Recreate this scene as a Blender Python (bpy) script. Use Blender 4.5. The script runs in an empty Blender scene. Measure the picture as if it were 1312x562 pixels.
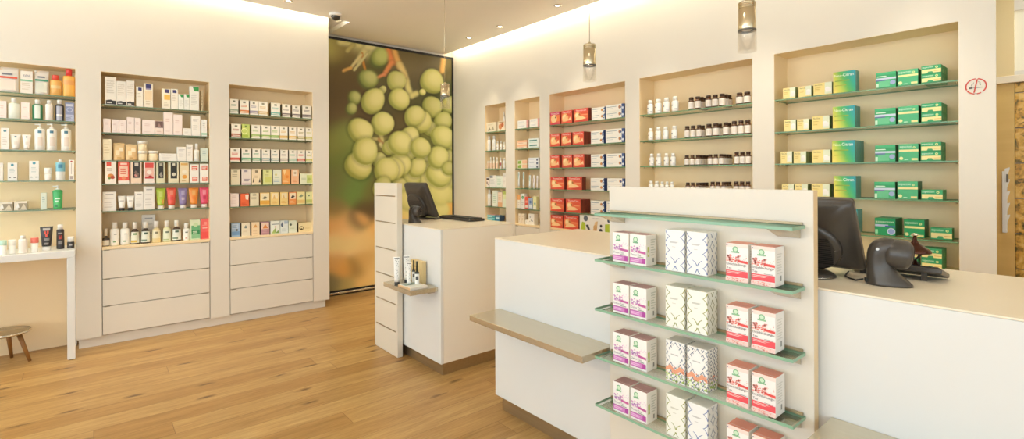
import bpy, math, random
from mathutils import Vector, Matrix
random.seed(7)
S = bpy.context.scene
COL = S.collection
R_ = math.radians

# ------------------------------------------------------------------ camera measurements (1312x562 frame)
FPX, CYP, YAW, ROLL, EYE = 639.15, 223.25, R_(39.975), R_(-0.245), 1.35
_fw = Vector((math.sin(YAW), math.cos(YAW), 0)); _r = Vector((math.cos(YAW), -math.sin(YAW), 0)); _u = Vector((0, 0, 1))
CR = _r * math.cos(ROLL) + _u * math.sin(ROLL); CU = _u * math.cos(ROLL) - _r * math.sin(ROLL)

def hit(px, py, axis, val):
    """the point of the plane axis=val that the photograph shows at px, py (a tape measure for the room)"""
    d = _fw + CR * ((px - 656) / FPX) - CU * ((py - CYP) / FPX)
    o = Vector((0, 0, EYE))
    return o + d * ((val - o[axis]) / d[axis])

# main planes of the room, metres
XW, YL, YM = 3.654, 5.133, 5.568          # right wall face, left wall face, mural wall
ZC, ZT = 2.925, 2.183                     # ceiling, niche heads
XC, ZH = 1.768, 0.985                     # counter fronts, counter height
ND = 0.22                                 # niche depth
XP = 1.711                                # faces of the two upright panels

# ------------------------------------------------------------------ colour and materials
def lin(c):
    if isinstance(c, str):
        c = c.lstrip('#')
        if len(c) == 3: c = ''.join(k * 2 for k in c)
        c = [int(c[i:i + 2], 16) / 255 for i in (0, 2, 4)]
    return tuple(((v / 12.92) if v <= .04045 else ((v + .055) / 1.055) ** 2.4) for v in c)

MATS = {}
def mat(name, col='#ccc', rough=.5, metal=0., spec=.5, emit=0., attr=False, coat=0., emcol=None):
    if name in MATS: return MATS[name]
    m = bpy.data.materials.new(name); m.use_nodes = True
    nt = m.node_tree; b = nt.nodes['Principled BSDF']
    b.inputs['Base Color'].default_value = (*lin(col), 1)
    b.inputs['Roughness'].default_value = rough
    b.inputs['Metallic'].default_value = metal
    b.inputs['Specular IOR Level'].default_value = spec
    b.inputs['Coat Weight'].default_value = coat
    if emit:
        b.inputs['Emission Color'].default_value = (*lin(emcol or col), 1)
        b.inputs['Emission Strength'].default_value = emit
    if attr:
        a = nt.nodes.new('ShaderNodeAttribute'); a.attribute_name = 'col'
        nt.links.new(a.outputs['Color'], b.inputs['Base Color'])
    MATS[name] = m
    return m

def noisy(name, c1, c2, rough=.5, scale=(1, 1, 1), nscale=4, metal=0., bump=0., spec=.5, coat=0.):
    """a plain material with a soft procedural variation of its own colour"""
    if name in MATS: return MATS[name]
    m = mat(name, c1, rough, metal, spec, coat=coat); nt = m.node_tree; b = nt.nodes['Principled BSDF']
    tc = nt.nodes.new('ShaderNodeTexCoord'); mp = nt.nodes.new('ShaderNodeMapping'); n = nt.nodes.new('ShaderNodeTexNoise')
    mp.inputs['Scale'].default_value = scale; n.inputs['Scale'].default_value = nscale; n.inputs['Detail'].default_value = 5
    mx = nt.nodes.new('ShaderNodeMix'); mx.data_type = 'RGBA'
    mx.inputs[6].default_value = (*lin(c1), 1); mx.inputs[7].default_value = (*lin(c2), 1)
    nt.links.new(tc.outputs['Object'], mp.inputs['Vector']); nt.links.new(mp.outputs['Vector'], n.inputs['Vector'])
    nt.links.new(n.outputs['Fac'], mx.inputs[0]); nt.links.new(mx.outputs[2], b.inputs['Base Color'])
    if bump:
        bp = nt.nodes.new('ShaderNodeBump'); bp.inputs['Strength'].default_value = bump; bp.inputs['Distance'].default_value = .002
        nt.links.new(n.outputs['Fac'], bp.inputs['Height']); nt.links.new(bp.outputs['Normal'], b.inputs['Normal'])
    return m

PAINT = noisy('wall_paint', '#e5ded1', '#e2dacc', .6, nscale=2.5, bump=.03)
CEILP = noisy('ceiling_paint', '#fbf6ec', '#f9f3e7', .7, nscale=2, bump=.02)
LINING = noisy('niche_lining', '#f5dfb8', '#f2d9ac', .5, nscale=2)
LAM = noisy('white_laminate', '#e4e3de', '#e1dfd9', .3, nscale=3)
BEIGE = noisy('beige_laminate', '#f3e7d0', '#efe1c7', .38, nscale=3)
BODY = noisy('pale_laminate', '#f6eedf', '#f3eada', .4, nscale=3)
PANELM = noisy('cream_laminate', '#e3dac9', '#dfd5c2', .4, nscale=3)
STEEL = noisy('brushed_steel', '#c0ae8e', '#ab9878', .32, (1, .04, 1), 60, metal=.85)
STEELL = noisy('light_brushed_steel', '#d8cfba', '#c8bda4', .26, (1, .04, 1), 60, metal=.8)
SATIN = mat('satin_metal', '#d6c6a4', .2, .95)
CHROME = mat('polished_metal', '#dcd5c6', .12, 1.)
BLACKP = noisy('black_plastic', '#48423b', '#413b35', .3, nscale=30, spec=.5)
BLACKM = mat('matt_black', '#191715', .5)
GREYP = mat('grey_plastic', '#6b665e', .4)
GAP = mat('shadow_gap', '#8f836c', .8)
WHITEP = mat('white_plastic', '#f2efe8', .35)
PRINT = mat('printed_board', attr=True, rough=.48)
GLOSS = mat('moulded_plastic', attr=True, rough=.28)
FILM = mat('foil_pouch', attr=True, rough=.3)
PHOTO = mat('photo_print', attr=True, rough=.42, spec=.35)
BULB = mat('lamp_glow', '#fff3dc', .4, emit=12)
LEDM = mat('led_strip', '#ffe0b0', .4, emit=10)

def glassmat(name, tint, refl=.12, rough=.02, gain=.5):
    m = bpy.data.materials.new(name); m.use_nodes = True; nt = m.node_tree
    for n in list(nt.nodes):
        if n.type != 'OUTPUT_MATERIAL': nt.nodes.remove(n)
    out = [n for n in nt.nodes if n.type == 'OUTPUT_MATERIAL'][0]
    t = nt.nodes.new('ShaderNodeBsdfTransparent'); t.inputs[0].default_value = (*lin(tint), 1)
    g = nt.nodes.new('ShaderNodeBsdfGlossy'); g.inputs['Roughness'].default_value = rough
    lw = nt.nodes.new('ShaderNodeLayerWeight'); lw.inputs['Blend'].default_value = .35
    mul = nt.nodes.new('ShaderNodeMath'); mul.operation = 'MULTIPLY_ADD'; mul.inputs[1].default_value = gain; mul.inputs[2].default_value = refl * .2
    mix = nt.nodes.new('ShaderNodeMixShader')
    nt.links.new(lw.outputs['Fresnel'], mul.inputs[0]); nt.links.new(mul.outputs[0], mix.inputs[0])
    nt.links.new(t.outputs[0], mix.inputs[1]); nt.links.new(g.outputs[0], mix.inputs[2]); nt.links.new(mix.outputs[0], out.inputs[0])
    return m
GLASS = glassmat('shelf_glass', '#fafdfa', .12, .02, .2)
TUBEG = glassmat('lamp_glass', '#fefdfb', .1, .02, .22)
GEDGE = mat('glass_edge', '#8bb394', .22, spec=.5)
GEDGE3 = mat('wall_glass_edge', '#6f9670', .2, spec=.4)
GEDGE2 = mat('niche_glass_edge', '#69805c', .2, spec=.7)

def wood_floor():
    m = bpy.data.materials.new('oak_planks'); m.use_nodes = True; nt = m.node_tree; N = nt.nodes; L = nt.links
    b = N['Principled BSDF']; tc = N.new('ShaderNodeTexCoord')
    br = N.new('ShaderNodeTexBrick'); br.offset = 0.; br.squash = 1
    sx = N.new('ShaderNodeSeparateXYZ'); L.new(tc.outputs['Object'], sx.inputs[0])
    def math_(op, a, v=None):
        q = N.new('ShaderNodeMath'); q.operation = op; L.new(a, q.inputs[0])
        if isinstance(v, (int, float)): q.inputs[1].default_value = v
        elif v is not None: L.new(v, q.inputs[1])
        return q.outputs[0]
    rowi = math_('FLOOR', math_('DIVIDE', sx.outputs[1], .165)); wn = N.new('ShaderNodeTexWhiteNoise'); wn.noise_dimensions = '1D'; L.new(rowi, wn.inputs['W'])
    xs_ = math_('ADD', sx.outputs[0], math_('MULTIPLY', wn.outputs['Value'], 1.9)); cv = N.new('ShaderNodeCombineXYZ'); L.new(xs_, cv.inputs[0]); L.new(sx.outputs[1], cv.inputs[1])
    for k, v in (('Scale', 1), ('Brick Width', 1.9), ('Row Height', .165), ('Mortar Size', .0013), ('Mortar Smooth', .4), ('Bias', 0)): br.inputs[k].default_value = v
    br.inputs['Color1'].default_value = (0, 0, 0, 1); br.inputs['Color2'].default_value = (1, 1, 1, 1); br.inputs['Mortar'].default_value = (.5, .5, .5, 1)
    L.new(cv.outputs[0], br.inputs['Vector'])
    # each plank shifts its own grain
    comb = N.new('ShaderNodeCombineXYZ'); ml = N.new('ShaderNodeMath'); ml.operation = 'MULTIPLY'; ml.inputs[1].default_value = 13.7
    L.new(br.outputs['Color'], ml.inputs[0]); L.new(ml.outputs[0], comb.inputs[2])
    add = N.new('ShaderNodeVectorMath'); add.operation = 'ADD'; L.new(tc.outputs['Object'], add.inputs[0]); L.new(comb.outputs[0], add.inputs[1])
    def noise(scale, sc, detail=6, rough=.55, dist=0.):
        mp = N.new('ShaderNodeMapping'); mp.inputs['Scale'].default_value = scale; n = N.new('ShaderNodeTexNoise')
        n.inputs['Scale'].default_value = sc; n.inputs['Detail'].default_value = detail; n.inputs['Roughness'].default_value = rough; n.inputs['Distortion'].default_value = dist
        L.new(add.outputs[0], mp.inputs[0]); L.new(mp.outputs[0], n.inputs['Vector']); return n
    grain = noise((.9, 11, 1), 2.2, 8, .62, .6); fine = noise((3, 90, 1), 2.5, 4)
    rp = N.new('ShaderNodeValToRGB'); e = rp.color_ramp.elements
    e[0].position = .28; e[0].color = (*lin('#ad8a52'), 1); e[1].position = .72; e[1].color = (*lin('#d0ae74'), 1)
    k = e.new(.5); k.color = (*lin('#c19d64'), 1)
    L.new(grain.outputs['Fac'], rp.inputs[0])
    def mix(t, fac, a, bb):
        x = N.new('ShaderNodeMix'); x.data_type = 'RGBA'; x.blend_type = t
        if isinstance(fac, float): x.inputs[0].default_value = fac
        else: L.new(fac, x.inputs[0])
        for s, i in ((a, 6), (bb, 7)):
            if isinstance(s, str): x.inputs[i].default_value = (*lin(s), 1)
            else: L.new(s, x.inputs[i])
        return x.outputs[2]
    tone = N.new('ShaderNodeValToRGB'); tone.color_ramp.elements[0].color = (*lin('#dccbb0'), 1); tone.color_ramp.elements[1].color = (*lin('#ffffff'), 1)
    L.new(br.outputs['Color'], tone.inputs[0])
    c = mix('MULTIPLY', .85, rp.outputs[0], tone.outputs[0])
    fr = N.new('ShaderNodeValToRGB'); fr.color_ramp.elements[0].position = .35; fr.color_ramp.elements[0].color = (*lin('#d8c6a8'), 1); fr.color_ramp.elements[1].position = .6; fr.color_ramp.elements[1].color = (1, 1, 1, 1)
    L.new(fine.outputs['Fac'], fr.inputs[0]); c = mix('MULTIPLY', .6, c, fr.outputs[0])
    # knots and dark filled cracks
    mp = N.new('ShaderNodeMapping'); mp.inputs['Scale'].default_value = (1.5, 5.2, 1); vo = N.new('ShaderNodeTexVoronoi'); vo.voronoi_dimensions = '2D'; vo.inputs['Scale'].default_value = 1.0; vo.inputs['Randomness'].default_value = 1
    nd = noise((4, 9, 1), 3, 4); mm = N.new('ShaderNodeVectorMath'); mm.operation = 'MULTIPLY_ADD'; mm.inputs[1].default_value = (.10, .04, 0)
    L.new(nd.outputs['Color'], mm.inputs[0]); L.new(add.outputs[0], mm.inputs[2]); L.new(mm.outputs[0], mp.inputs[0]); L.new(mp.outputs[0], vo.inputs['Vector'])
    kr = N.new('ShaderNodeValToRGB'); kr.color_ramp.elements[0].position = .02; kr.color_ramp.elements[0].color = (1, 1, 1, 1); kr.color_ramp.elements[1].position = .11; kr.color_ramp.elements[1].color = (0, 0, 0, 1)
    L.new(vo.outputs['Distance'], kr.inputs[0])
    gate = N.new('ShaderNodeMath'); gate.operation = 'GREATER_THAN'; gate.inputs[1].default_value = .3
    sp = N.new('ShaderNodeSeparateColor'); L.new(vo.outputs['Color'], sp.inputs[0]); L.new(sp.outputs[0], gate.inputs[0])
    kf = N.new('ShaderNodeMath'); kf.operation = 'MULTIPLY'; L.new(kr.outputs[0], kf.inputs[0]); L.new(gate.outputs[0], kf.inputs[1])
    kf2 = N.new('ShaderNodeMath'); kf2.operation = 'MULTIPLY'; kf2.inputs[1].default_value = .9; L.new(kf.outputs[0], kf2.inputs[0])
    c = mix('MIX', kf2.outputs[0], c, '#5f3e1c')
    seam = mix('MIX', br.outputs['Fac'], c, '#6d4820')
    L.new(seam, b.inputs['Base Color']); b.inputs['Roughness'].default_value = .38; b.inputs['Specular IOR Level'].default_value = .45
    bp = N.new('ShaderNodeBump'); bp.inputs['Strength'].default_value = .12; bp.inputs['Distance'].default_value = .003
    L.new(grain.outputs['Fac'], bp.inputs['Height']); L.new(bp.outputs[0], b.inputs['Normal'])
    return m
FLOORM = wood_floor()

# ------------------------------------------------------------------ mesh builder
class MB:
    def __init__(s): s.v = []; s.f = []; s.c = []; s.m = []; s.s = []
    def face(s, pts, c=None, mi=0, sm=False):
        i = len(s.v); s.v.extend([tuple(p) for p in pts]); s.f.append(tuple(range(i, i + len(pts)))); s.c.append(c); s.m.append(mi); s.s.append(sm)
    def idx(s, vs, fs, c=None, mi=0, sm=False):
        i = len(s.v); s.v.extend([tuple(p) for p in vs])
        for k, f in enumerate(fs):
            s.f.append(tuple(i + j for j in f)); s.c.append(c[k] if isinstance(c, list) else c); s.m.append(mi[k] if isinstance(mi, list) else mi); s.s.append(sm)
    def box(s, x0, x1, y0, y1, z0, z1, c=None, ch=0., mi=0, cols=None):
        """box with chamfered edges; cols = colours of (-x,+x,-y,+y,-z,+z)"""
        if ch <= 0:
            P = [(x, y, z) for x in (x0, x1) for y in (y0, y1) for z in (z0, z1)]
            F = [(0, 1, 3, 2), (4, 6, 7, 5), (0, 4, 5, 1), (2, 3, 7, 6), (0, 2, 6, 4), (1, 5, 7, 3)]
            s.idx(P, F, cols or c, mi); return
        ch = min(ch, (x1 - x0) * .45, (y1 - y0) * .45, (z1 - z0) * .45)
        lo, hi = (x0, y0, z0), (x1, y1, z1); P = []; ID = {}
        for sx in (0, 1):
            for sy in (0, 1):
                for sz in (0, 1):
                    g = (sx, sy, sz)
                    for a in range(3):
                        p = [hi[i] - ch if g[i] else lo[i] + ch for i in range(3)]; p[a] = hi[a] if g[a] else lo[a]
                        ID[g, a] = len(P); P.append(tuple(p))
        F = []; C = []
        cs = cols or [c] * 6
        def add(f, cc):
            a, b_, d = [Vector(P[i]) for i in f[:3]]
            cen = sum((Vector(P[i]) for i in f), Vector()) / len(f) - Vector(((x0 + x1) / 2, (y0 + y1) / 2, (z0 + z1) / 2))
            if (b_ - a).cross(d - a).dot(cen) < 0: f = f[::-1]
            F.append(tuple(f)); C.append(cc)
        for a in range(3):
            o = [i for i in range(3) if i != a]
            for sgn in (0, 1):
                ring = []
                for (p, q) in ((0, 0), (1, 0), (1, 1), (0, 1)):
                    g = [0] * 3; g[a] = sgn; g[o[0]] = p; g[o[1]] = q; ring.append(ID[tuple(g), a])
                add(ring, cs[2 * a + sgn])
            for p in (0, 1):
                for q in (0, 1):
                    g0 = [0] * 3; g0[o[0]] = p; g0[o[1]] = q; g1 = list(g0); g1[a] = 1
                    add([ID[tuple(g0), o[0]], ID[tuple(g1), o[0]], ID[tuple(g1), o[1]], ID[tuple(g0), o[1]]], cs[2 * o[0] + p])
        for sx in (0, 1):
            for sy in (0, 1):
                for sz in (0, 1):
                    add([ID[(sx, sy, sz), a] for a in range(3)], cs[4 + sz])
        s.idx(P, F, C, mi)
    def rings(s, rs, cols=None, cap0=True, cap1=True, mi=0, sm=True):
        """skin a list of closed rings (equal counts); cols per band"""
        n = len(rs[0]); V = [p for r in rs for p in r]; F = []; C = []
        for k in range(len(rs) - 1):
            for j in range(n):
                F.append((k * n + j, k * n + (j + 1) % n, (k + 1) * n + (j + 1) % n, (k + 1) * n + j)); C.append(cols[k] if cols else None)
        i = len(s.v); s.idx(V, F, C, mi, sm)
        if cap0: s.f.append(tuple(i + j for j in range(n))[::-1]); s.c.append(cols[0] if cols else None); s.m.append(mi); s.s.append(False)
        if cap1: b = i + (len(rs) - 1) * n; s.f.append(tuple(b + j for j in range(n))); s.c.append(cols[-1] if cols else None); s.m.append(mi); s.s.append(False)
    def lathe(s, prof, cx=0, cy=0, seg=20, ys=1., cols=None, mi=0, cap0=True, cap1=True, sm=True):
        s.rings([[(cx + r * math.cos(2 * math.pi * j / seg), cy + r * ys * math.sin(2 * math.pi * j / seg), z) for j in range(seg)] for r, z in prof], cols, cap0, cap1, mi, sm)
    def tube(s, pts, r, seg=8, c=None, mi=0):
        pts = [Vector(p) for p in pts]; rs = []
        for i, p in enumerate(pts):
            d = (pts[min(i + 1, len(pts) - 1)] - pts[max(i - 1, 0)]).normalized()
            a = d.cross(Vector((0, 0, 1)) if abs(d.z) < .9 else Vector((1, 0, 0))).normalized(); b = d.cross(a)
            rr = r[i] if isinstance(r, (list, tuple)) else r
            rs.append([p + (a * math.cos(2 * math.pi * j / seg) + b * math.sin(2 * math.pi * j / seg)) * rr for j in range(seg)])
        s.rings(rs, [c] * (len(rs) - 1), mi=mi)
    def prism(s, poly, axis, a0, a1, c=None, mi=0):
        """extrude a 2D polygon (other two axes in order) along an axis"""
        def mk(p, a): q = list(p); q.insert(axis, a); return tuple(q)
        s.rings([[mk(p, a0) for p in poly], [mk(p, a1) for p in poly]], [c], mi=mi, sm=False)
    def build(s, name, m, parent=None, loc=(0, 0, 0), rz=0., M=None):
        me = bpy.data.meshes.new(name); me.from_pydata(s.v, [], s.f)
        for x in (m if isinstance(m, (list, tuple)) else [m]): me.materials.append(x)
        me.polygons.foreach_set('material_index', s.m); me.polygons.foreach_set('use_smooth', s.s)
        if any(x is not None for x in s.c):
            at = me.color_attributes.new('col', 'FLOAT_COLOR', 'CORNER'); buf = []
            cache = {}
            for f, c in zip(s.f, s.c):
                if isinstance(c, list):
                    for q in c: buf.extend((*q, 1.))
                    continue
                if c not in cache: cache[c] = (*lin(c if c is not None else '#ccc'), 1.)
                buf.extend(cache[c] * len(f))
            at.data.foreach_set('color', buf)
        me.update()
        import bmesh
        bm = bmesh.new(); bm.from_mesh(me); bmesh.ops.recalc_face_normals(bm, faces=bm.faces[:]) if not getattr(s, 'keep', False) else None; bm.to_mesh(me); bm.free()
        o = bpy.data.objects.new(name, me); COL.objects.link(o)
        if parent: o.parent = parent
        o.location = loc; o.rotation_euler = (0, 0, rz)
        if M is not None: o.matrix_local = M
        return o

def tag(o, label=None, cat=None, group=None, kind=None):
    for k, v in (('label', label), ('category', cat), ('group', group), ('kind', kind)):
        if v: o[k] = v
    return o
def empty(name, loc, rz, label, cat, group=None):
    o = bpy.data.objects.new(name, None); o.empty_display_size = .02; COL.objects.link(o); o.location = loc; o.rotation_euler = (0, 0, rz)
    return tag(o, label, cat, group)
def struct(o): o['kind'] = 'structure'; return o

# ------------------------------------------------------------------ lettering
_GL = {}
def glyphs(text):
    if text not in _GL:
        cu = bpy.data.curves.new('lettering', 'FONT'); cu.body = text; cu.resolution_u = 2; cu.align_x = 'LEFT'
        o = bpy.data.objects.new('lettering', cu); COL.objects.link(o)
        dg = bpy.context.evaluated_depsgraph_get(); me = o.evaluated_get(dg).to_mesh()
        V = [(v.co.x, v.co.y) for v in me.vertices]; F = [tuple(p.vertices) for p in me.polygons]
        o.evaluated_get(dg).to_mesh_clear(); bpy.data.objects.remove(o); bpy.data.curves.remove(cu)
        xs = [v[0] for v in V]; ys = [v[1] for v in V]; x0, x1, y0, y1 = min(xs), max(xs), min(ys), max(ys)
        _GL[text] = ([((x - x0) / (x1 - x0), (y - y0) / (y1 - y0)) for x, y in V], F)
    return _GL[text]

def prints(b, spec, w, h, y=0., face='f', d=0., z0=0.):
    """print marks on a carton front (or its right side). spec: 'r u0,v0,u1,v1,col; c u,v,r,col; t u0,v0,u1,v1,col,TEXT; l u0,v0,u1,v1,n,col; g ...'"""
    def P(u, v, k):
        if face == 's': return (w / 2 + .0003 + .00018 * k, y + d * u, z0 + h * v)
        return (-w / 2 + w * u, y - .0003 - .00018 * k, z0 + h * v)
    for k, e in enumerate(x.strip() for x in spec.split(';') if x.strip()):
        t, a = e[0], e[1:].strip().split(',')
        if t == 'r':
            u0, v0, u1, v1 = map(float, a[:4]); b.face([P(u0, v0, k), P(u1, v0, k), P(u1, v1, k), P(u0, v1, k)], a[4])
        elif t == 'q':
            q = list(map(float, a[:-1])); b.face([P(q[i], q[i + 1], k) for i in range(0, len(q), 2)], a[-1])
        elif t == 'c':
            u, v, r = map(float, a[:3]); ww = d if face == 's' else w
            b.face([P(u + r * math.cos(i * math.pi / 7), v + r * ww / h * math.sin(i * math.pi / 7), k) for i in range(14)], a[3])
        elif t == 'o':
            u, v, r, r2 = map(float, a[:4]); ww = d if face == 's' else w
            for i in range(16):
                f = lambda q, R: P(u + R * math.cos(q * math.pi / 8), v + R * ww / h * math.sin(q * math.pi / 8), k)
                b.face([f(i, r2), f(i, r), f(i + 1, r), f(i + 1, r2)], a[4])
        elif t == 'l':
            u0, v0, u1, v1 = map(float, a[:4]); n = int(a[4]); rr = random.Random(n * 31 + int(v0 * 100))
            for i in range(n):
                vv = v0 + (v1 - v0) * (i + .5) / n; hh = (v1 - v0) / n * .22; b.face([P(u0, vv - hh, k), P(u0 + (u1 - u0) * rr.uniform(.6, 1), vv - hh, k), P(u0 + (u1 - u0) * rr.uniform(.6, 1), vv + hh, k), P(u0, vv + hh, k)], a[5])
        elif t == 's':   # scattered printed petals or dots
            u0, v0, u1, v1 = map(float, a[:4]); rr = random.Random(len(spec) + int(a[4]) * 7); ww = d if face == 's' else w
            for _ in range(int(a[4])):
                u, v, r = rr.uniform(u0, u1), rr.uniform(v0, v1), float(a[5]) * rr.uniform(.5, 1.2); r = min(r, u, 1 - u, v * h / ww, (1 - v) * h / ww); q = rr.uniform(0, 3)
                b.face([P(u + r * math.cos(i * math.pi / 3 + q), v + r * ww / h * math.sin(i * math.pi / 3 + q) * .8, k) for i in range(6)], a[6])
        elif t == 't':
            u0, v0, u1, v1 = map(float, a[:4]); V, F = glyphs(a[5])
            b.idx([P(u0 + (u1 - u0) * x, v0 + (v1 - v0) * q, k) for x, q in V], F, a[4])
        elif t == 'g':   # colour gradient over the whole face, left colour to right colour in n strips (printed artwork)
            n = 14; cs = [lin(x) for x in a]
            def at(u):
                q = u * (len(cs) - 1); i = min(int(q), len(cs) - 2); f = q - i; return tuple(cs[i][j] * (1 - f) + cs[i + 1][j] * f for j in range(3))
            for i in range(n):
                for j in range(6):
                    us = (i / n, (i + 1) / n); vs = (j / 6, (j + 1) / 6); g = lambda u, v: at(min(1, max(0, u * .8 + v * .35 - .08)))
                    b.face([P(us[0], vs[0], k), P(us[1], vs[0], k), P(us[1], vs[1], k), P(us[0], vs[1], k)], [g(us[0], vs[0]), g(us[1], vs[0]), g(us[1], vs[1]), g(us[0], vs[1])])
        elif t == 'x':   # pairs of facing arcs: leaf lattice of the herbal tea packs
            col, n, m = a[0], int(a[1]), int(a[2]); ww = d if face == 's' else w
            skip = len(a) > 3
            for i in range(n + 1):
                for j in range(m + 1):
                    for (su, sv) in ((-1, -1), (-1, 1), (1, -1), (1, 1)):
                        cu_, cv = i / n, (j + (.5 if i % 2 else 0)) / m
                        if skip and .18 < cu_ < .82 and .42 < cv < .86: continue
                        pts = []
                        for q in range(5):
                            tt = q / 4; uu = cu_ + su * (.04 + .42 * tt * tt) / n; vv = cv + sv * (.1 + .42 * tt) / m
                            if 0.01 < uu < .99 and 0.01 < vv < .99: pts.append((uu, vv))
                        th = .05 * (1 if face == 'f' else w / d)
                        for (p, q) in zip(pts, pts[1:]): b.face([P(p[0], p[1], k), P(p[0] + th, p[1], k), P(q[0] + th * .8, q[1], k), P(q[0], q[1], k)], col)

# ------------------------------------------------------------------ packs and bottles (local frame: x to the right, front at y=0 facing -y, z up)
def fmt(c, **k):
    return c
def carton(name, w, d, h, base, spec='', side=None, top=None, sspec=''):
    b = MB(); sd = side or base
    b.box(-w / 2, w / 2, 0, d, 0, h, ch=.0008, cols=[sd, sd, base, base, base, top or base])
    b.face([(-w / 2 + .002, d * .18, h + .0002), (w / 2 - .002, d * .18, h + .0002), (w / 2 - .002, d * .2, h + .0002), (-w / 2 + .002, d * .2, h + .0002)], sd)   # tuck flap seam
    if spec: prints(b, spec, w, h)
    if sspec: prints(b, sspec, w, h, face='s', d=d)
    return b

def bottle(name, w, h, st, ys=.75):
    """returns list of (partname, builder, material); st: body, cap, label colours, caph (share), neck share, shoulder"""
    r = w / 2; ch = st.get('caph', .2) * h; sh = st.get('sh', .72) * h; nk = st.get('nk', .42) * r; ca = st.get('capr', .5) * r
    zt = h - ch; B = MB(); body = st['body']
    tp = st.get('taper', 1.)
    prof = [(r * .9, 0), (r, h * .02), (r * tp, sh - h * .06), (r * .95 * tp, sh - h * .02), (r * .75 * tp, sh + h * .01), (max(nk, ca * .8), min(zt, sh + h * .04)), (max(nk, ca * .8), zt)]
    cols = [body] * 6
    B.lathe(prof, 0, r * ys, 20, ys, cols)
    out = [('body', B)]
    C = MB(); C.lathe([(ca, zt), (ca, zt + ch * .92), (ca * .9, h)], 0, r * ys, 16, 1 if ca < r * .8 else ys, [st['cap']] * 2); out.append(('cap', C))
    if st.get('label'):
        Lb = MB(); l0, l1 = st.get('lz', (.1, .6)); rr = r + .0006
        n = 12; sp = st.get('span', 1.15)
        for i in range(n):
            a0 = -math.pi / 2 - sp + 2 * sp * i / n; a1 = -math.pi / 2 - sp + 2 * sp * (i + 1) / n
            f = lambda a, z, g=1.: (rr * (1 + (tp - 1) * (z / sh)) * math.cos(a) * g, r * ys + rr * (1 + (tp - 1) * (z / sh)) * ys * math.sin(a) * g, z)
            Lb.face([f(a0, l0 * h), f(a1, l0 * h), f(a1, l1 * h), f(a0, l1 * h)], st['label'])
            if st.get('mark'):
                for (m0, m1, c, i0, i1) in st['mark']:
                    if i0 <= i < i1: z0 = (l0 + (l1 - l0) * m0) * h; z1 = (l0 + (l1 - l0) * m1) * h; Lb.face([f(a0, z0, 1.012), f(a1, z0, 1.012), f(a1, z1, 1.012), f(a0, z1, 1.012)], c)
        out.append(('label', Lb))
    return out

def pumpbottle(w, h, body, pump, label=None, mark=None, taper=1.):
    hb = h * .82; st = dict(body=body, cap=pump, caph=.0, label=label, lz=(.08, .88), mark=mark)
    r = w / 2; B = MB()
    B.lathe([(r * .92 * taper, 0), (r * taper, hb * .02), (r, hb * .9), (r * .93, hb * .96), (r * .45, hb)], 0, r * .7, 20, .7, [body] * 4)
    P = MB(); y = r * .7
    P.lathe([(r * .42, hb), (r * .42, hb + h * .05), (r * .14, hb + h * .055), (r * .14, hb + h * .12), (r * .3, hb + h * .125), (r * .3, h)], 0, y, 14, 1, [pump] * 5)
    P.box(-r * .95, 0, y - r * .16, y + r * .16, h - h * .055, h - h * .012, pump, .001)
    out = [('body', B), ('pump_head', P)]
    if label or mark:
        L = MB(); sp = 1.1; n = 12
        for i in range(n):
            a0 = -math.pi / 2 - sp + 2 * sp * i / n; a1 = -math.pi / 2 - sp + 2 * sp * (i + 1) / n
            f = lambda a, z, g: ((r * (taper + (1 - taper) * z / hb)) * g * math.cos(a), y + (r * (taper + (1 - taper) * z / hb)) * g * .7 * math.sin(a), z)
            if label: L.face([f(a0, .08 * hb, 1.01), f(a1, .08 * hb, 1.01), f(a1, .86 * hb, 1.01), f(a0, .86 * hb, 1.01)], label)
            for (m0, m1, c, i0, i1) in mark or ():
                if i0 <= i < i1: L.face([f(a0, m0 * hb, 1.02), f(a1, m0 * hb, 1.02), f(a1, m1 * hb, 1.02), f(a0, m1 * hb, 1.02)], c)
        out.append(('label', L))
    return out

def tube(w, h, body, cap, caph=.14, narrow=.72, marks=()):
    """a squeeze tube standing on its cap, flat crimp on top"""
    rings = []; cols = []; zc = h * caph; n = 18; d = w * narrow
    for i in range(9):
        t = i / 8; rx = w / 2 * (narrow + (1 - narrow) * t); ry = d / 2 * (1 - t) ** .8 * .95 + .0016
        rings.append([(rx * math.cos(2 * math.pi * j / n), d / 2 + ry * math.sin(2 * math.pi * j / n), zc + (h - zc) * (.02 + .98 * t)) for j in range(n)])
        if i: cols.append(body)
    B = MB(); B.rings(rings, cols)
    def ry_at(t): return d / 2 * (1 - t) ** .8 * .95 + .0016
    for k, (u0, v0, u1, v1, c) in enumerate(marks):
        nn = 6
        for i in range(nn):
            ua, ub = u0 + (u1 - u0) * i / nn, u0 + (u1 - u0) * (i + 1) / nn
            def f(u, v):
                rx = w / 2 * (narrow + (1 - narrow) * v); x = (u * 2 - 1) * rx * .93; q = max(0, 1 - (x / rx) ** 2) ** .5
                return (x, d / 2 - ry_at(v) * q - .0007 - .0002 * k, zc + (h - zc) * v)
            B.face([f(ua, v0), f(ub, v0), f(ub, v1), f(ua, v1)], c)
    C = MB(); C.lathe([(d * .44, 0), (d * .46, .001), (d * .44, zc * .95), (d * .4, zc * 1.05)], 0, d / 2, 18, 1, [cap] * 3)
    return [('body', B), ('cap', C)]

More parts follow.
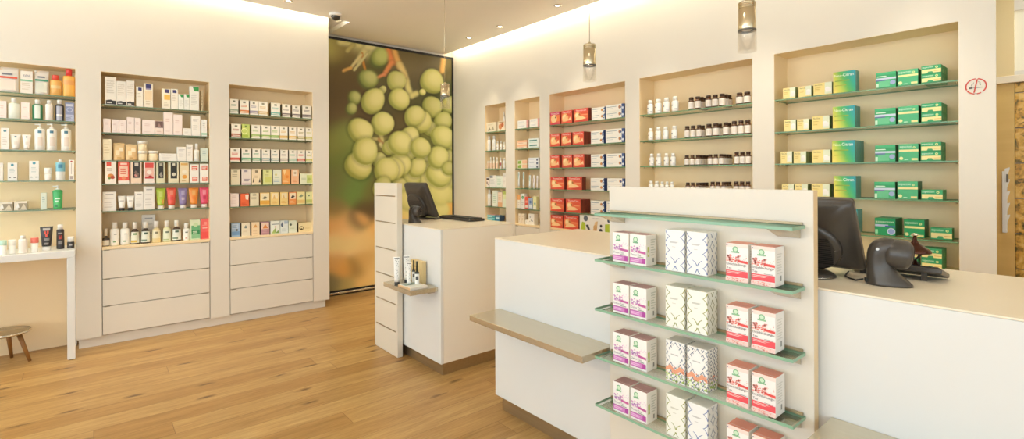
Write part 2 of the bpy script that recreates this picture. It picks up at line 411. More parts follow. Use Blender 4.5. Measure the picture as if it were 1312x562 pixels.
def pouch(w, h, d, base, spec, cap=None, crumple=.0):
    rings = []; n = 20; rr = random.Random(int(w * 1e5)); cols = []
    for i in range(8):
        t = i / 7; ry = d / 2 * (1 - t ** 1.6) + .002; rx = w / 2 * (1 - .04 * math.sin(math.pi * t))
        ring = []
        for j in range(n):
            a = 2 * math.pi * j / n; x = rx * max(-1, min(1, 1.15 * math.cos(a))); y = ry * math.sin(a) + crumple * rr.uniform(-1, 1) * (0 < i < 7)
            ring.append((x, d / 2 + y, h * t + (crumple * rr.uniform(-1, 1) if i == 7 else 0)))
        rings.append(ring)
        if i: cols.append(base)
    B = MB(); B.rings(rings, cols)
    for k, (u0, v0, u1, v1, c) in enumerate(spec):
        for q in range(6):
            va, vb = v0 + (v1 - v0) * q / 6, v0 + (v1 - v0) * (q + 1) / 6
            f = lambda u, v: (-w / 2 * .9 + w * .9 * u, d / 2 - (d / 2 * (1 - v ** 1.6) + .002) * .99 - .003 - .0002 * k, h * v)
            B.face([f(u0, va), f(u1, va), f(u1, vb), f(u0, vb)], c)
    out = [('body', B)]
    if cap:
        C = MB(); C.tube([(-w * .36, d / 2, h * .9), (-w * .44, d / 2, h * 1.0)], w * .1, 10, cap); out.append(('spout_cap', C))
    return out

def stick(w, h, body, cap, caph):
    r = w / 2; z = h * (1 - caph); B = MB(); B.lathe([(r * .84, 0), (r * .86, .002), (r * .94, z)], 0, r, 20, .8, [body] * 2)
    C = MB(); C.lathe([(r * .98, z), (r, z + .002), (r * .98, h * .97), (r * .86, h)], 0, r, 20, .8, [cap] * 3)
    return [('body', B), ('cap', C)]

# carton print designs ------------------------------------------------------------
def tea(c, base='#f3ecdc', word=None):
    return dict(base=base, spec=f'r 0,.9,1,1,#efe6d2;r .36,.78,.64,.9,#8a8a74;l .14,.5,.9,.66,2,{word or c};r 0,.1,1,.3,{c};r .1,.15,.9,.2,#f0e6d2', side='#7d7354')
def flat(c, spot, low=None):
    return dict(base=c, spec=f'r .08,.55,.92,.92,{spot};c .5,.72,.16,{c};' + (f'r 0,.05,1,.42,{low};' if low else '') + f'l .12,.12,.8,.34,2,{spot}', side=c)
D = {
 'gband': dict(base='#f0e6d8', spec='t .2,.74,.8,.84,#8d8a94,AVENE;r 0,.54,1,.62,#86bd98;l .1,.15,.85,.5,4,#dccdb8'),
 'pink': dict(base='#f4e3d9', spec='l .2,.55,.8,.75,2,#e2c8bd;l .2,.12,.8,.2,1,#e6cfc4'),
 'plain': dict(base='#f3ede2', spec='l .15,.7,.85,.85,2,#c9c3bd;l .15,.3,.8,.55,3,#dcd6cc'),
 'blogo': dict(base='#f3eee6', spec='c .5,.86,.2,#4f8796;l .2,.2,.8,.6,4,#dcd2c6'),
 'blogo2': dict(base='#f1eee6', spec='c .5,.88,.17,#4b98a8;l .2,.4,.8,.7,3,#cfd5d0;r .12,.16,.34,.2,#554f4c;r .62,.16,.9,.2,#554f4c'),
 'lilac': dict(base='#8d94b4', spec='r .1,.8,.9,.92,#c3c5d4;o .5,.62,.36,.26,#b9bdd2;r 0,0,1,.36,#b9bdd4;l .1,.05,.9,.32,3,#7c83a6'),
 'reddot': dict(base='#f4eee4', spec='c .5,.92,.2,#c05648;r .42,.3,.58,.85,#c9bdb4;r .2,.06,.8,.22,#b9a9a2'),
 'tray': dict(base='#e9dfcc', spec='r .3,.05,1,.8,#9a8f78;q .45,.1,.75,.75,.95,.1,#d8ccb4;q .05,.2,.3,.8,.4,.3,#f4efe6'),
 'clear': dict(base='#d9e2d2', spec='l .25,.4,.75,.8,3,#a9bcb4'),
 'wave': dict(base='#f1e9da', spec='r .06,.02,1,.16,#38332f;q .06,.16,.5,.19,1,.12,1,.1,.06,.12,#38332f;r .15,.06,.6,.1,#d8d2c8;o .62,.78,.2,.16,#d9cfbd;l .12,.4,.9,.9,6,#ddd3c2'),
 'navy': dict(base='#f1e9d8', spec='r .26,.8,.8,.95,#3b3a6c;l .2,.4,.8,.7,4,#d9ccb6'),
 'navyo': dict(base='#f3e6cf', spec='r .2,.8,.82,.97,#3b3a6c;r .2,.74,.82,.8,#8f88a4;r .1,.3,.9,.7,#f0d6ad;l .2,.1,.8,.3,2,#dcc9aa'),
 'navyy': dict(base='#f4ead2', spec='r .3,.8,.85,.98,#4a4170;r .25,.45,.95,.72,#f2c15c;l .2,.1,.8,.35,3,#ddd0b8'),
 'green': dict(base='#f2efe2', spec='q .3,.98,.98,.98,.98,.8,.5,.8,#3f9c4e;l .15,.2,.85,.65,6,#dcd8cc'),
 'slimb': dict(base='#dfcfae', spec='l .2,.2,.8,.8,4,#c9b791'),
 'brown': dict(base='#f2ddd0', spec='r .04,.5,.96,.98,#73564e;q .3,.55,.5,.85,.75,.55,#a98478;l .2,.15,.8,.3,1,#e0c4b6'),
 'mintb': dict(base='#f1efe6', spec='r .0,.08,1,.2,#a9d0b8;l .2,.5,.8,.8,3,#cfd0c8'),
 'cream': dict(base='#efe0bd', spec='l .15,.3,.85,.8,4,#decba2'),
 'food': dict(base='#f5ead9', spec='r .12,.78,.55,.96,#dc5540;c .5,.33,.3,#d58a3e;c .66,.28,.2,#c04f2e;c .38,.24,.12,#6f8d3f;l .15,.55,.8,.7,2,#cdb59a'),
 'redb': dict(base='#e95f4a', spec='r .12,.3,.88,.78,#f0c9b0;l .2,.4,.8,.7,3,#d86c52;c .5,.25,.2,#e88a62;r 0,0,1,.14,#f6e9da;r .2,.84,.8,.93,#f3cdb8'),
 'blk': dict(base='#ecd2b8', spec='r .2,.26,.84,.98,#35302b;r .36,.8,.7,.95,#cfc4b4;c .5,.38,.17,#c9897c;q .3,.5,.45,.6,.75,.45,.7,.3,#7a6258'),
 'redw': dict(base='#f3e6da', spec='r .1,.72,.92,.96,#d94f46;r .1,.22,.92,.72,#e7b6a6;c .5,.52,.24,#f3e4d6;c .6,.3,.18,#b93a38;r .1,.22,.92,.3,#cc4a44'),
 'blkg': dict(base='#dcd7b2', spec='r .26,.24,.84,.98,#2f2e29;r .38,.82,.72,.95,#b8b29a;q .36,.4,.55,.55,.75,.35,.55,.26,#a39b8c'),
 'blkg2': dict(base='#e3dcbc', spec='r .22,.22,.84,.98,#2f2e29;r .4,.84,.66,.95,#d8d2bc;c .52,.42,.2,#d8d0b8'),
 'oat': dict(base='#efdcb4', spec='r .1,.86,.9,.96,#dcae62;c .5,.55,.26,#f4e8d0;c .52,.3,.26,#e09c3c;l .2,.06,.8,.14,1,#cfae74'),
 'rlet': dict(base='#f5efe4', spec='r .2,.64,.86,.86,#e06a50;l .26,.68,.8,.82,2,#f5efe4;r .24,.08,.86,.3,#e57a5c;l .3,.1,.8,.28,2,#f6e6da;r 0,.95,1,1,#8d8f74'),
 'text': dict(base='#f3ede3', spec='r .22,.84,.8,.89,#b9b3ae;l .12,.62,.88,.68,1,#cfc8bf;l .12,.15,.85,.5,3,#dbd4ca'),
 'gpack': dict(base='#dfe9c8', spec='r .12,.28,.96,.62,#2f8c54;r .12,.5,.96,.72,#6cb27c;c .54,.76,.24,#c9dfb0;r .12,.06,.96,.28,#8cc394;l .25,.32,.85,.45,2,#e8f0dc'),
 'rpack': dict(base='#ef6a66', spec='c .5,.78,.2,#f59a8e;l .15,.5,.85,.6,1,#f8d3c6;r 0,.05,1,.36,#ea5450;l .15,.66,.85,.72,1,#f3a79c'),
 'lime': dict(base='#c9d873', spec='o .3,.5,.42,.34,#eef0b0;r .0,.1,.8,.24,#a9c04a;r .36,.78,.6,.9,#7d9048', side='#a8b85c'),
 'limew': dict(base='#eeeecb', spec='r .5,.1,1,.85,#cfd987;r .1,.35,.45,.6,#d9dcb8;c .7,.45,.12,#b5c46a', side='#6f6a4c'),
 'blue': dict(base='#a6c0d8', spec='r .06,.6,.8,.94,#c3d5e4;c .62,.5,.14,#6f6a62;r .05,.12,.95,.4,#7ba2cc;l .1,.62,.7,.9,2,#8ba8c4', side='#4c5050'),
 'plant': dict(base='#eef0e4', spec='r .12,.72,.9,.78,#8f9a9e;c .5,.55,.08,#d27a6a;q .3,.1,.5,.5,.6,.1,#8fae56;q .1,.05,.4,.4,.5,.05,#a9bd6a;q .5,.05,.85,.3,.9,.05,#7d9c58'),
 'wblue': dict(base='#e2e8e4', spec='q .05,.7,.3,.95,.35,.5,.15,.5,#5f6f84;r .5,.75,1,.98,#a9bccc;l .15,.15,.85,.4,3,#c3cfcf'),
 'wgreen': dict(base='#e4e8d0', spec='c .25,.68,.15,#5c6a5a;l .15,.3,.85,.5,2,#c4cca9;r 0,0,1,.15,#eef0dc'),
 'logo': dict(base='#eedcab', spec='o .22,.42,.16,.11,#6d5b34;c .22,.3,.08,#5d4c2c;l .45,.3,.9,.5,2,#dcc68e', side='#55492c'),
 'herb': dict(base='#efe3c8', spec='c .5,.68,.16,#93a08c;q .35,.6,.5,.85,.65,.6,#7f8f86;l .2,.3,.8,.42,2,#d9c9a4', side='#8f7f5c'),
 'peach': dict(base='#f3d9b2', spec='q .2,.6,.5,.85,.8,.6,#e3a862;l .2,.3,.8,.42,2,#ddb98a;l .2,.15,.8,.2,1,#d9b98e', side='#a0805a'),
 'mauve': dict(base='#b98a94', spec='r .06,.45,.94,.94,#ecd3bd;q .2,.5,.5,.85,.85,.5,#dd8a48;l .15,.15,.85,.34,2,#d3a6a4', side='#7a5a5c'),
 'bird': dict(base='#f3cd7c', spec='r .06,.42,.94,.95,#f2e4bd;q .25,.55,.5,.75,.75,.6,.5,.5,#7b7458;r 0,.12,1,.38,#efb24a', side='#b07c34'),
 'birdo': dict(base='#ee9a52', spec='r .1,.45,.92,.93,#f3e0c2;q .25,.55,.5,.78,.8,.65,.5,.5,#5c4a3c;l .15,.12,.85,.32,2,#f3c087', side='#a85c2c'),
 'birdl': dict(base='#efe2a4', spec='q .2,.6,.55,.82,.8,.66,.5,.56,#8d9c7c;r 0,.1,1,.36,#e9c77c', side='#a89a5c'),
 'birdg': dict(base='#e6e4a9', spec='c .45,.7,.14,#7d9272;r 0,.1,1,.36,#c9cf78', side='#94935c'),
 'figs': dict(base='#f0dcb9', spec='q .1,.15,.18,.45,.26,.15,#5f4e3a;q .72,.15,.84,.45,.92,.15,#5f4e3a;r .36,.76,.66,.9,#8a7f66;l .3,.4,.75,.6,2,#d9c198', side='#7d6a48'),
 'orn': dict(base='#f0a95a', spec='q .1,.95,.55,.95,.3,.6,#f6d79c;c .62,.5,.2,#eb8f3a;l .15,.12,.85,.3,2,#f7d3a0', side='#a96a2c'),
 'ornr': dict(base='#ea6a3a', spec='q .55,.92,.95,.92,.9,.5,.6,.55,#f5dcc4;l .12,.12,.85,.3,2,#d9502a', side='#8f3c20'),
 # right wall
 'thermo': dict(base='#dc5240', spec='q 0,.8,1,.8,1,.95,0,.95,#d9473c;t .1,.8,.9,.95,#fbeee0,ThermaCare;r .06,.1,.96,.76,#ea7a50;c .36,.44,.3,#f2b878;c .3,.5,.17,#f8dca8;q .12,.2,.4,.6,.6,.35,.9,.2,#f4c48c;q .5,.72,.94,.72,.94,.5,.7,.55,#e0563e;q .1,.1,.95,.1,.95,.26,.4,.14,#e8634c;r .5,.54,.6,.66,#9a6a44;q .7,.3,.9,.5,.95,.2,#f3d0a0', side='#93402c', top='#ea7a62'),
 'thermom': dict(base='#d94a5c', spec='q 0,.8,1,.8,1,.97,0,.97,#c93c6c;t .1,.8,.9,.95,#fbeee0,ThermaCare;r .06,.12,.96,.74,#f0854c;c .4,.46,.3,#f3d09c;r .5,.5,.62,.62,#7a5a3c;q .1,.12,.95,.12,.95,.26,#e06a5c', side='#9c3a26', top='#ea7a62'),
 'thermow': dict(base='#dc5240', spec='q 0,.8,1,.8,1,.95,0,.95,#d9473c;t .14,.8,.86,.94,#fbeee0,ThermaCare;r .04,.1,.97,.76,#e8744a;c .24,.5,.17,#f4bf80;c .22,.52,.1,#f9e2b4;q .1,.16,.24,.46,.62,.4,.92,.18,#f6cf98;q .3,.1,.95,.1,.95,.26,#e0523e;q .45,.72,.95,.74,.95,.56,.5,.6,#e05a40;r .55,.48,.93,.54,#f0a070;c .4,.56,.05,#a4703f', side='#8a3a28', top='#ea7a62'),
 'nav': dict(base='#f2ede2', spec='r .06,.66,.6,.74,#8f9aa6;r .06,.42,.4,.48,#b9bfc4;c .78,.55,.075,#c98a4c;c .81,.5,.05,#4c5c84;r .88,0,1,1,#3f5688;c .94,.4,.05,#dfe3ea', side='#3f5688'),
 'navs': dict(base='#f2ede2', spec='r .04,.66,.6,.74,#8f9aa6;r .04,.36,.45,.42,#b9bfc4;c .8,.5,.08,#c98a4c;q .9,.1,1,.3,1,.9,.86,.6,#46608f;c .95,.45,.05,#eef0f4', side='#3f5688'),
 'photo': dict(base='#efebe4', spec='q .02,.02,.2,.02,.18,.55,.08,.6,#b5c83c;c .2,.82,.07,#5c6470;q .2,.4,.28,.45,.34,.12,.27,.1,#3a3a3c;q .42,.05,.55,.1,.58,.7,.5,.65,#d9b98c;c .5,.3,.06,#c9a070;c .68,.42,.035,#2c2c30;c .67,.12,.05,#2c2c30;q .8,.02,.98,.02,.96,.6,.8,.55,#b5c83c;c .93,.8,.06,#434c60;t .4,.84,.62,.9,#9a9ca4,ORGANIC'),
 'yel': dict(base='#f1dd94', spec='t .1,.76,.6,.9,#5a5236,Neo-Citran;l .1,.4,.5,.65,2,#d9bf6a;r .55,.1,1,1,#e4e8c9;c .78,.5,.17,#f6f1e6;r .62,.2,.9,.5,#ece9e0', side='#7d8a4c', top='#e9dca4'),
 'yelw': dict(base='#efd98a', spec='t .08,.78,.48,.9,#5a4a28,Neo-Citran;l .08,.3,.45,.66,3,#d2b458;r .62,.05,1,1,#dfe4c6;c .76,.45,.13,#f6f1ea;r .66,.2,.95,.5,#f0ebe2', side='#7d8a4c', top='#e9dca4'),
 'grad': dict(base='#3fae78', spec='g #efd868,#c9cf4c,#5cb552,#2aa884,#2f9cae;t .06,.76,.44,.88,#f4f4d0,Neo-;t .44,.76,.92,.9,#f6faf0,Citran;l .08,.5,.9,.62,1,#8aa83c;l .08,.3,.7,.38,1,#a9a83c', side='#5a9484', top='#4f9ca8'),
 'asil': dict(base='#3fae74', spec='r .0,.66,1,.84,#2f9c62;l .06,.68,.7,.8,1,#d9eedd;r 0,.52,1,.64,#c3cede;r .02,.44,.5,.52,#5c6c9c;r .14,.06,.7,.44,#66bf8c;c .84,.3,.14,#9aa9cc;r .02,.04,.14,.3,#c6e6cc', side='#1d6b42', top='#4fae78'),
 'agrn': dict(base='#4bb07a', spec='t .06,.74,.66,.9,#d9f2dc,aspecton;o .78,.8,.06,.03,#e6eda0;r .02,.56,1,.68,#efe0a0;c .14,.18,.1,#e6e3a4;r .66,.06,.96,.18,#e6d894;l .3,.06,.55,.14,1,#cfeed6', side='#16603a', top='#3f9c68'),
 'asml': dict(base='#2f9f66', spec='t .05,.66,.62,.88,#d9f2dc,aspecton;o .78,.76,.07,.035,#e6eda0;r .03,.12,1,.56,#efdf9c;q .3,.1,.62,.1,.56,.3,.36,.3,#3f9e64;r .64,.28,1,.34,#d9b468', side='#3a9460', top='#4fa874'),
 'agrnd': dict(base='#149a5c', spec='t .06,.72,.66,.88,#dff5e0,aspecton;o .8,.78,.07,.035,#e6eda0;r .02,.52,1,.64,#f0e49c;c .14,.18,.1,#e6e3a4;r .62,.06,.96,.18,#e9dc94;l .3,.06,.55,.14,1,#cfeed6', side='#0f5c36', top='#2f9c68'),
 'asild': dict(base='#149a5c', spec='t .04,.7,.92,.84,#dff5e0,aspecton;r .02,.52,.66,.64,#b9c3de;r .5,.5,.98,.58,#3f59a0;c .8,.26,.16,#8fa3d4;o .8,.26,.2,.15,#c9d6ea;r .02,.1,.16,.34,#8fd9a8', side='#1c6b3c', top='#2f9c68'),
 'floral': dict(base='#efe6dc', spec='r .05,.7,.95,.9,#5c4e4a;c .4,.45,.2,#9c8c84;c .65,.3,.16,#b0a298'),
 'grey': dict(base='#eeece6', spec='r .05,.8,.5,.95,#6c7078;l .1,.3,.9,.7,4,#d0d0cc'),
 'ora': dict(base='#efe0c8', spec='c .4,.45,.26,#d08a5c;c .7,.6,.2,#b9643c;r .1,.8,.9,.92,#a9845c'),
 'pic': dict(base='#eee0c4', spec='q .15,.15,.3,.55,.5,.2,#a09478;q .5,.2,.7,.6,.85,.2,#b9a888;l .15,.7,.8,.85,2,#d2c09c'),
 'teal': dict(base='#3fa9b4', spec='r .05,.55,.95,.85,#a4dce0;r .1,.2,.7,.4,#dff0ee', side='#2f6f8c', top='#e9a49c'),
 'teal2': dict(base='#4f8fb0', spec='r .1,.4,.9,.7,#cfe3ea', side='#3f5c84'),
 'mint': dict(base='#eaf0e2', spec='l .15,.2,.85,.8,5,#c4d9c4'),
 'pch': dict(base='#f4ddc8', spec='r 0,0,1,.3,#efb888;l .15,.45,.85,.85,3,#e6c4a4'),
 'lim': dict(base='#e6ebb9', spec='r 0,.8,1,1,#c4d070;r 0,.0,1,.5,#eaf0d8'),
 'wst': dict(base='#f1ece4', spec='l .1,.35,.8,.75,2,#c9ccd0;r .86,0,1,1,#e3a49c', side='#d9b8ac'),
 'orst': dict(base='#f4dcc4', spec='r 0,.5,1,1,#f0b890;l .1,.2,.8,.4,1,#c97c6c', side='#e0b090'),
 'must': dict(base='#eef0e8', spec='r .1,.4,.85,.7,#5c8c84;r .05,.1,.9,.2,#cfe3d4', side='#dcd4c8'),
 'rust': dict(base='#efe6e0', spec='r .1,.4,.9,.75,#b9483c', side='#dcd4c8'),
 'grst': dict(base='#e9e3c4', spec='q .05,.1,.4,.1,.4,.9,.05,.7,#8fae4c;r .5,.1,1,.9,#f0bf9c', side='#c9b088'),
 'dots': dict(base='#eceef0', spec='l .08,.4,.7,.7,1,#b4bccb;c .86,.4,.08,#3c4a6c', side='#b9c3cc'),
 'g2': dict(base='#f2efe6', spec='c .5,.75,.3,#2f8c44;c .5,.75,.16,#8fc48c;l .2,.2,.8,.45,2,#d0cfc4'),
 'o2': dict(base='#f3ebdc', spec='r 0,.62,1,1,#f0ae6c;l .2,.2,.8,.5,2,#d9d0bf'),
 'r2': dict(base='#e9624c', spec='r .1,.1,.9,.3,#f3ddd0;r .2,.5,.8,.7,#f3a490'),
 'b2': dict(base='#a4b4cc', spec='r .1,.1,.9,.4,#e4e8ec;c .5,.65,.25,#5f78a8'),
 'y2': dict(base='#ebe9b4', spec='c .6,.45,.24,#3f9c9c;r 0,0,1,.25,#f4f0dc'),
 'spot': dict(base='#f2ede4', spec='c .3,.7,.08,#8c94a0;c .6,.8,.06,#a48c84;c .5,.4,.1,#b4b0a8;c .75,.35,.06,#8c94a0;c .25,.3,.06,#b09c90'),
 'ctn': dict(base='#f1e2cc', spec='l .2,.3,.8,.8,3,#e0cba9'),
 'edge': dict(base='#4fae9c', spec='g #efd868,#c9cf4c,#5cb552,#2aa884,#2f9cae;t .06,.76,.92,.88,#f6faf0,Neo-Citran', side='#5f9c94'),
}
for k, c in dict(grey2='#a9b59c', orange='#e08a4c', purple='#a59aa8', yellow='#d9b978', teal3='#7fb9ac', plum='#80706f', brick='#b5654c', grn='#9fbe62', yor='#e6c06c', olive='#a89c58', ygr='#c9c45c',
                 red='#d9553c', egreen='#6fae84', slate='#8fa8a8', pgrey='#b9aea6', mintp='#a9ccb0').items(): D['tea_' + k] = tea(c)
D['greige'] = dict(base='#e4d9b9', spec='l .15,.5,.8,.7,2,#b9ad8c;r .3,.8,.7,.92,#a89f82', side='#9c9068')
D['lilacb'] = dict(base='#e9dcd2', spec='r .3,.8,.65,.92,#9c94a0;l .3,.2,.95,.4,2,#8c7c88;r 0,0,1,.14,#dac6c4', side='#8f8478')
D['limeb'] = dict(base='#dcdf98', spec='r .36,.8,.64,.92,#a0a668;r .2,.15,.9,.5,#d3d678;l .2,.55,.8,.7,2,#b9bf80', side='#a3a55c')
D['paleb'] = dict(base='#e4e8d2', spec='c .35,.65,.14,#d9d68c;l .1,.15,.9,.35,2,#a9bccb;l .2,.42,.9,.5,1,#b4c8b4', side='#8f9478')
D['pinkw'] = dict(base='#f2e0d4', spec='l .2,.65,.8,.85,2,#d9bfb4;l .1,.2,.85,.5,3,#e6cfc2', side='#b9a088')
D['salmon'] = dict(base='#f2bd92', spec='r .2,.55,.8,.93,#efdcc6;c .5,.75,.16,#c9a98c;l .15,.12,.85,.3,2,#e39c6c', side='#b98a5c')
D['yelo'] = dict(base='#f4d58a', spec='r .2,.5,.85,.92,#f3e2ba;q .3,.5,.45,.85,.6,.5,#e9c078;l .15,.12,.85,.32,2,#e9bc62', side='#b9924c')

BT = {  # bottle designs
 'oilo': dict(body='#efb562', cap='#d9503f', caph=.24, sh=.76, capr=.62, label='#f2cd8c', lz=(.35, .5), span=1.0),
 'oilr': dict(body='#f0b95a', cap='#dc4038', caph=.26, sh=.74, capr=.5, label='#e6a460', lz=(.42, .58), span=1.0),
 'clearw': dict(body='#e9ebdc', cap='#f3f0e8', caph=.2, sh=.74, capr=.42),
 'greenh': dict(body='#3f8a5e', cap='#f2efe6', caph=.22, sh=.76, capr=.5, label='#dfe6d8', lz=(.08, .72), span=.55),
 'slim': dict(body='#f2e8dc', cap='#f3eee4', caph=.18, sh=.8, capr=.55),
 'dark': dict(body='#332e2c', cap='#f1ece2', caph=.2, sh=.76, capr=.55, label='#a9abb8', lz=(.02, .7), span=.7, mark=[(.35, .42, '#f1ece2', 0, 12)]),
 'bluet': dict(body='#f0eee6', cap='#f4f1ea', caph=.13, sh=.82, capr=.4, label='#7fbccb', lz=(.42, .84), span=1.5, mark=[(.4, .8, '#3f7f9c', 4, 8)]),
 'whitew': dict(body='#f4f1e8', cap='#f6f2e8', caph=.26, sh=.72, capr=.56, label='#f6f4ec', lz=(.1, .62), mark=[(.72, .8, '#a9a8a4', 5, 8), (.08, .2, '#8fae7c', 4, 7)]),
 'brownw': dict(body='#4f3826', cap='#f5f0e4', caph=.3, sh=.62, capr=.5, taper=.82, label='#e9e6d2', lz=(.05, .56), span=1.25, mark=[(.72, .9, '#7d9c68', 4, 8), (.05, .25, '#d9b44c', 1, 8)]),
 'brownp': dict(body='#4a3a2c', cap='#f5f0e4', caph=.3, sh=.62, capr=.5, taper=.82, label='#e6e6d8', lz=(.06, .56), span=1.25, mark=[(.72, .9, '#4c6450', 4, 8), (.08, .25, '#7d9278', 1, 7)]),
 'yelw': dict(body='#ecd6a0', cap='#f6f2ea', caph=.3, sh=.62, capr=.5, taper=.82, label='#f0e6c6', lz=(.2, .56), span=1.1, mark=[(.6, .85, '#8f8a64', 4, 8)]),
 'pgreen': dict(body='#dfe0b4', cap='#f5f2ea', caph=.3, sh=.64, capr=.5, taper=.85, label='#e9ebd0', lz=(.06, .58), span=1.2, mark=[(.7, .85, '#6f8068', 4, 8), (.05, .15, '#b9c88c', 1, 8)]),
 'whites': dict(body='#f3efe4', cap='#f4f0e8', caph=.3, sh=.66, capr=.62, label='#f4f1e8', lz=(.06, .6), mark=[(.7, .82, '#7f8a78', 4, 8), (.08, .18, '#d08a7c', 4, 7)]),
 'drop': dict(body='#3a3128', cap='#efe6d6', caph=.42, sh=.46, capr=.44, label='#ece6d8', lz=(.04, .34), span=1.4),
 'conew': dict(body='#f2eee4', cap='#f3eee6', caph=.34, sh=.62, capr=.55, label='#e6e2d4', lz=(.1, .5)),
 'pill': dict(body='#f5f2ea', cap='#f6f3ec', caph=.26, sh=.7, capr=.66, label='#f6f3ec', lz=(.1, .62), span=1.4, mark=[(.55, .68, '#6c6c78', 2, 5), (.12, .2, '#b9b4b0', 7, 11)]),
 'jarb': dict(body='#5c3c22', cap='#4a3222', caph=.2, sh=.74, capr=.78, nk=.7, label='#efe6da', lz=(.08, .62), span=2.4, mark=[(.2, .8, '#e6d9cb', 6, 9)]),
 'oint': dict(body='#f0e3cc', cap='#f3ede0', caph=.3, sh=.68, capr=.5, label='#efc9a4', lz=(.08, .5), span=1.3),
 'wht': dict(body='#f3efe6', cap='#f4f1ea', caph=.22, sh=.74, capr=.5, label='#eee8da', lz=(.1, .5)),
 'redl': dict(body='#eee2d4', cap='#efe8dc', caph=.26, sh=.7, capr=.5, label='#a4483c', lz=(.3, .55)),
 'cap3': dict(body='#f0e6d4', cap='#efe9da', caph=.3, sh=.68, capr=.6, label='#f3ede0', lz=(.1, .6), mark=[(.3, .5, '#c9b89c', 3, 9)]),
 'can': dict(body='#2c2a2a', cap='#f3f0e8', caph=.2, sh=.8, capr=.72, label='#353231', lz=(.04, .78), span=1.1, mark=[(.5, .72, '#c8483c', 4, 8), (.58, .72, '#2c2a2a', 5, 7), (.78, .86, '#9c9690', 3, 9), (.2, .4, '#8a8580', 3, 9)]),
 'ink': dict(body='#31302a', cap='#3a3c28', caph=.4, sh=.56, capr=.4, label='#ecebe4', lz=(.02, .5), span=1.2, mark=[(.5, .8, '#5a5a58', 3, 9)]),
}
TB = {
 'wt': dict(body='#f4ece2', cap='#f2e8dc', caph=.05, narrow=.66, marks=[(.4, .78, .62, .88, '#4f8090'), (.3, .3, .75, .5, '#e6dccf')]),
 'bk': dict(body='#f3eee4', cap='#2f2c2c', caph=.16, narrow=.7, marks=[(.2, .55, .8, .62, '#c4bdb6')]),
 'lime': dict(body='#b9cf45', cap='#f1ecdc', caph=.16, narrow=.72, marks=[(.3, .5, .7, .8, '#cfdc78'), (.6, .1, .9, .35, '#e0b45c')]),
 'red': dict(body='#e8604a', cap='#f3ebdc', caph=.16, narrow=.72, marks=[(.3, .6, .7, .86, '#f0937c'), (.25, .3, .75, .5, '#d94a44')]),
 'purple': dict(body='#8f80ac', cap='#f1ebe0', caph=.16, narrow=.72, marks=[(.3, .6, .7, .86, '#b9aecb'), (.3, .3, .7, .45, '#c4b4c0')]),
 'orange': dict(body='#f0953c', cap='#f3ebdc', caph=.16, narrow=.72, marks=[(.3, .6, .7, .86, '#f3b46c'), (.3, .3, .7, .5, '#ee8434')]),
 'pinkt': dict(body='#e35470', cap='#f3e6dc', caph=.16, narrow=.72, marks=[(.3, .6, .7, .86, '#f09aa8'), (.3, .3, .7, .5, '#cf3c5c')]),
 'vic': dict(body='#33302f', cap='#f2efe8', caph=.16, narrow=.72, marks=[(.2, .8, .8, .92, '#b4aea8'), (.3, .62, .46, .78, '#d9503c'), (.54, .62, .7, .78, '#d9503c'), (.4, .48, .6, .64, '#d9503c'), (.25, .3, .8, .42, '#8f8a84'), (.25, .1, .75, .2, '#8f8a84')]),
 'slimt': dict(body='#eef0ea', cap='#efe6c4', caph=.1, narrow=.8, marks=[(.3, .5, .7, .9, '#a9ccc4')]),
 'slimp': dict(body='#f2e9e4', cap='#e9e0d4', caph=.1, narrow=.8, marks=[(.3, .4, .7, .8, '#d9c9cb')]),
 'floral': dict(body='#f2f0e8', cap='#3a3734', caph=.1, narrow=.85, marks=[(.1, .93, .9, .96, '#5c5a56')] + [(u, v, u + .09, v + .028, c) for u, v, c in ((.2, .86, '#8c8a86'), (.42, .82, '#5a5856'), (.55, .88, '#a09e98'), (.7, .8, '#6a6866'), (.32, .74, '#9a9892'), (.58, .72, '#55534f'), (.45, .66, '#b4b2aa'), (.7, .62, '#8c8a86'), (.25, .5, '#a8a6a0'), (.5, .46, '#5a5856'), (.62, .4, '#8c8a86'), (.36, .34, '#6a6866'), (.56, .26, '#55534f'), (.3, .2, '#9a9892'), (.66, .16, '#8c8a86'))]),
}

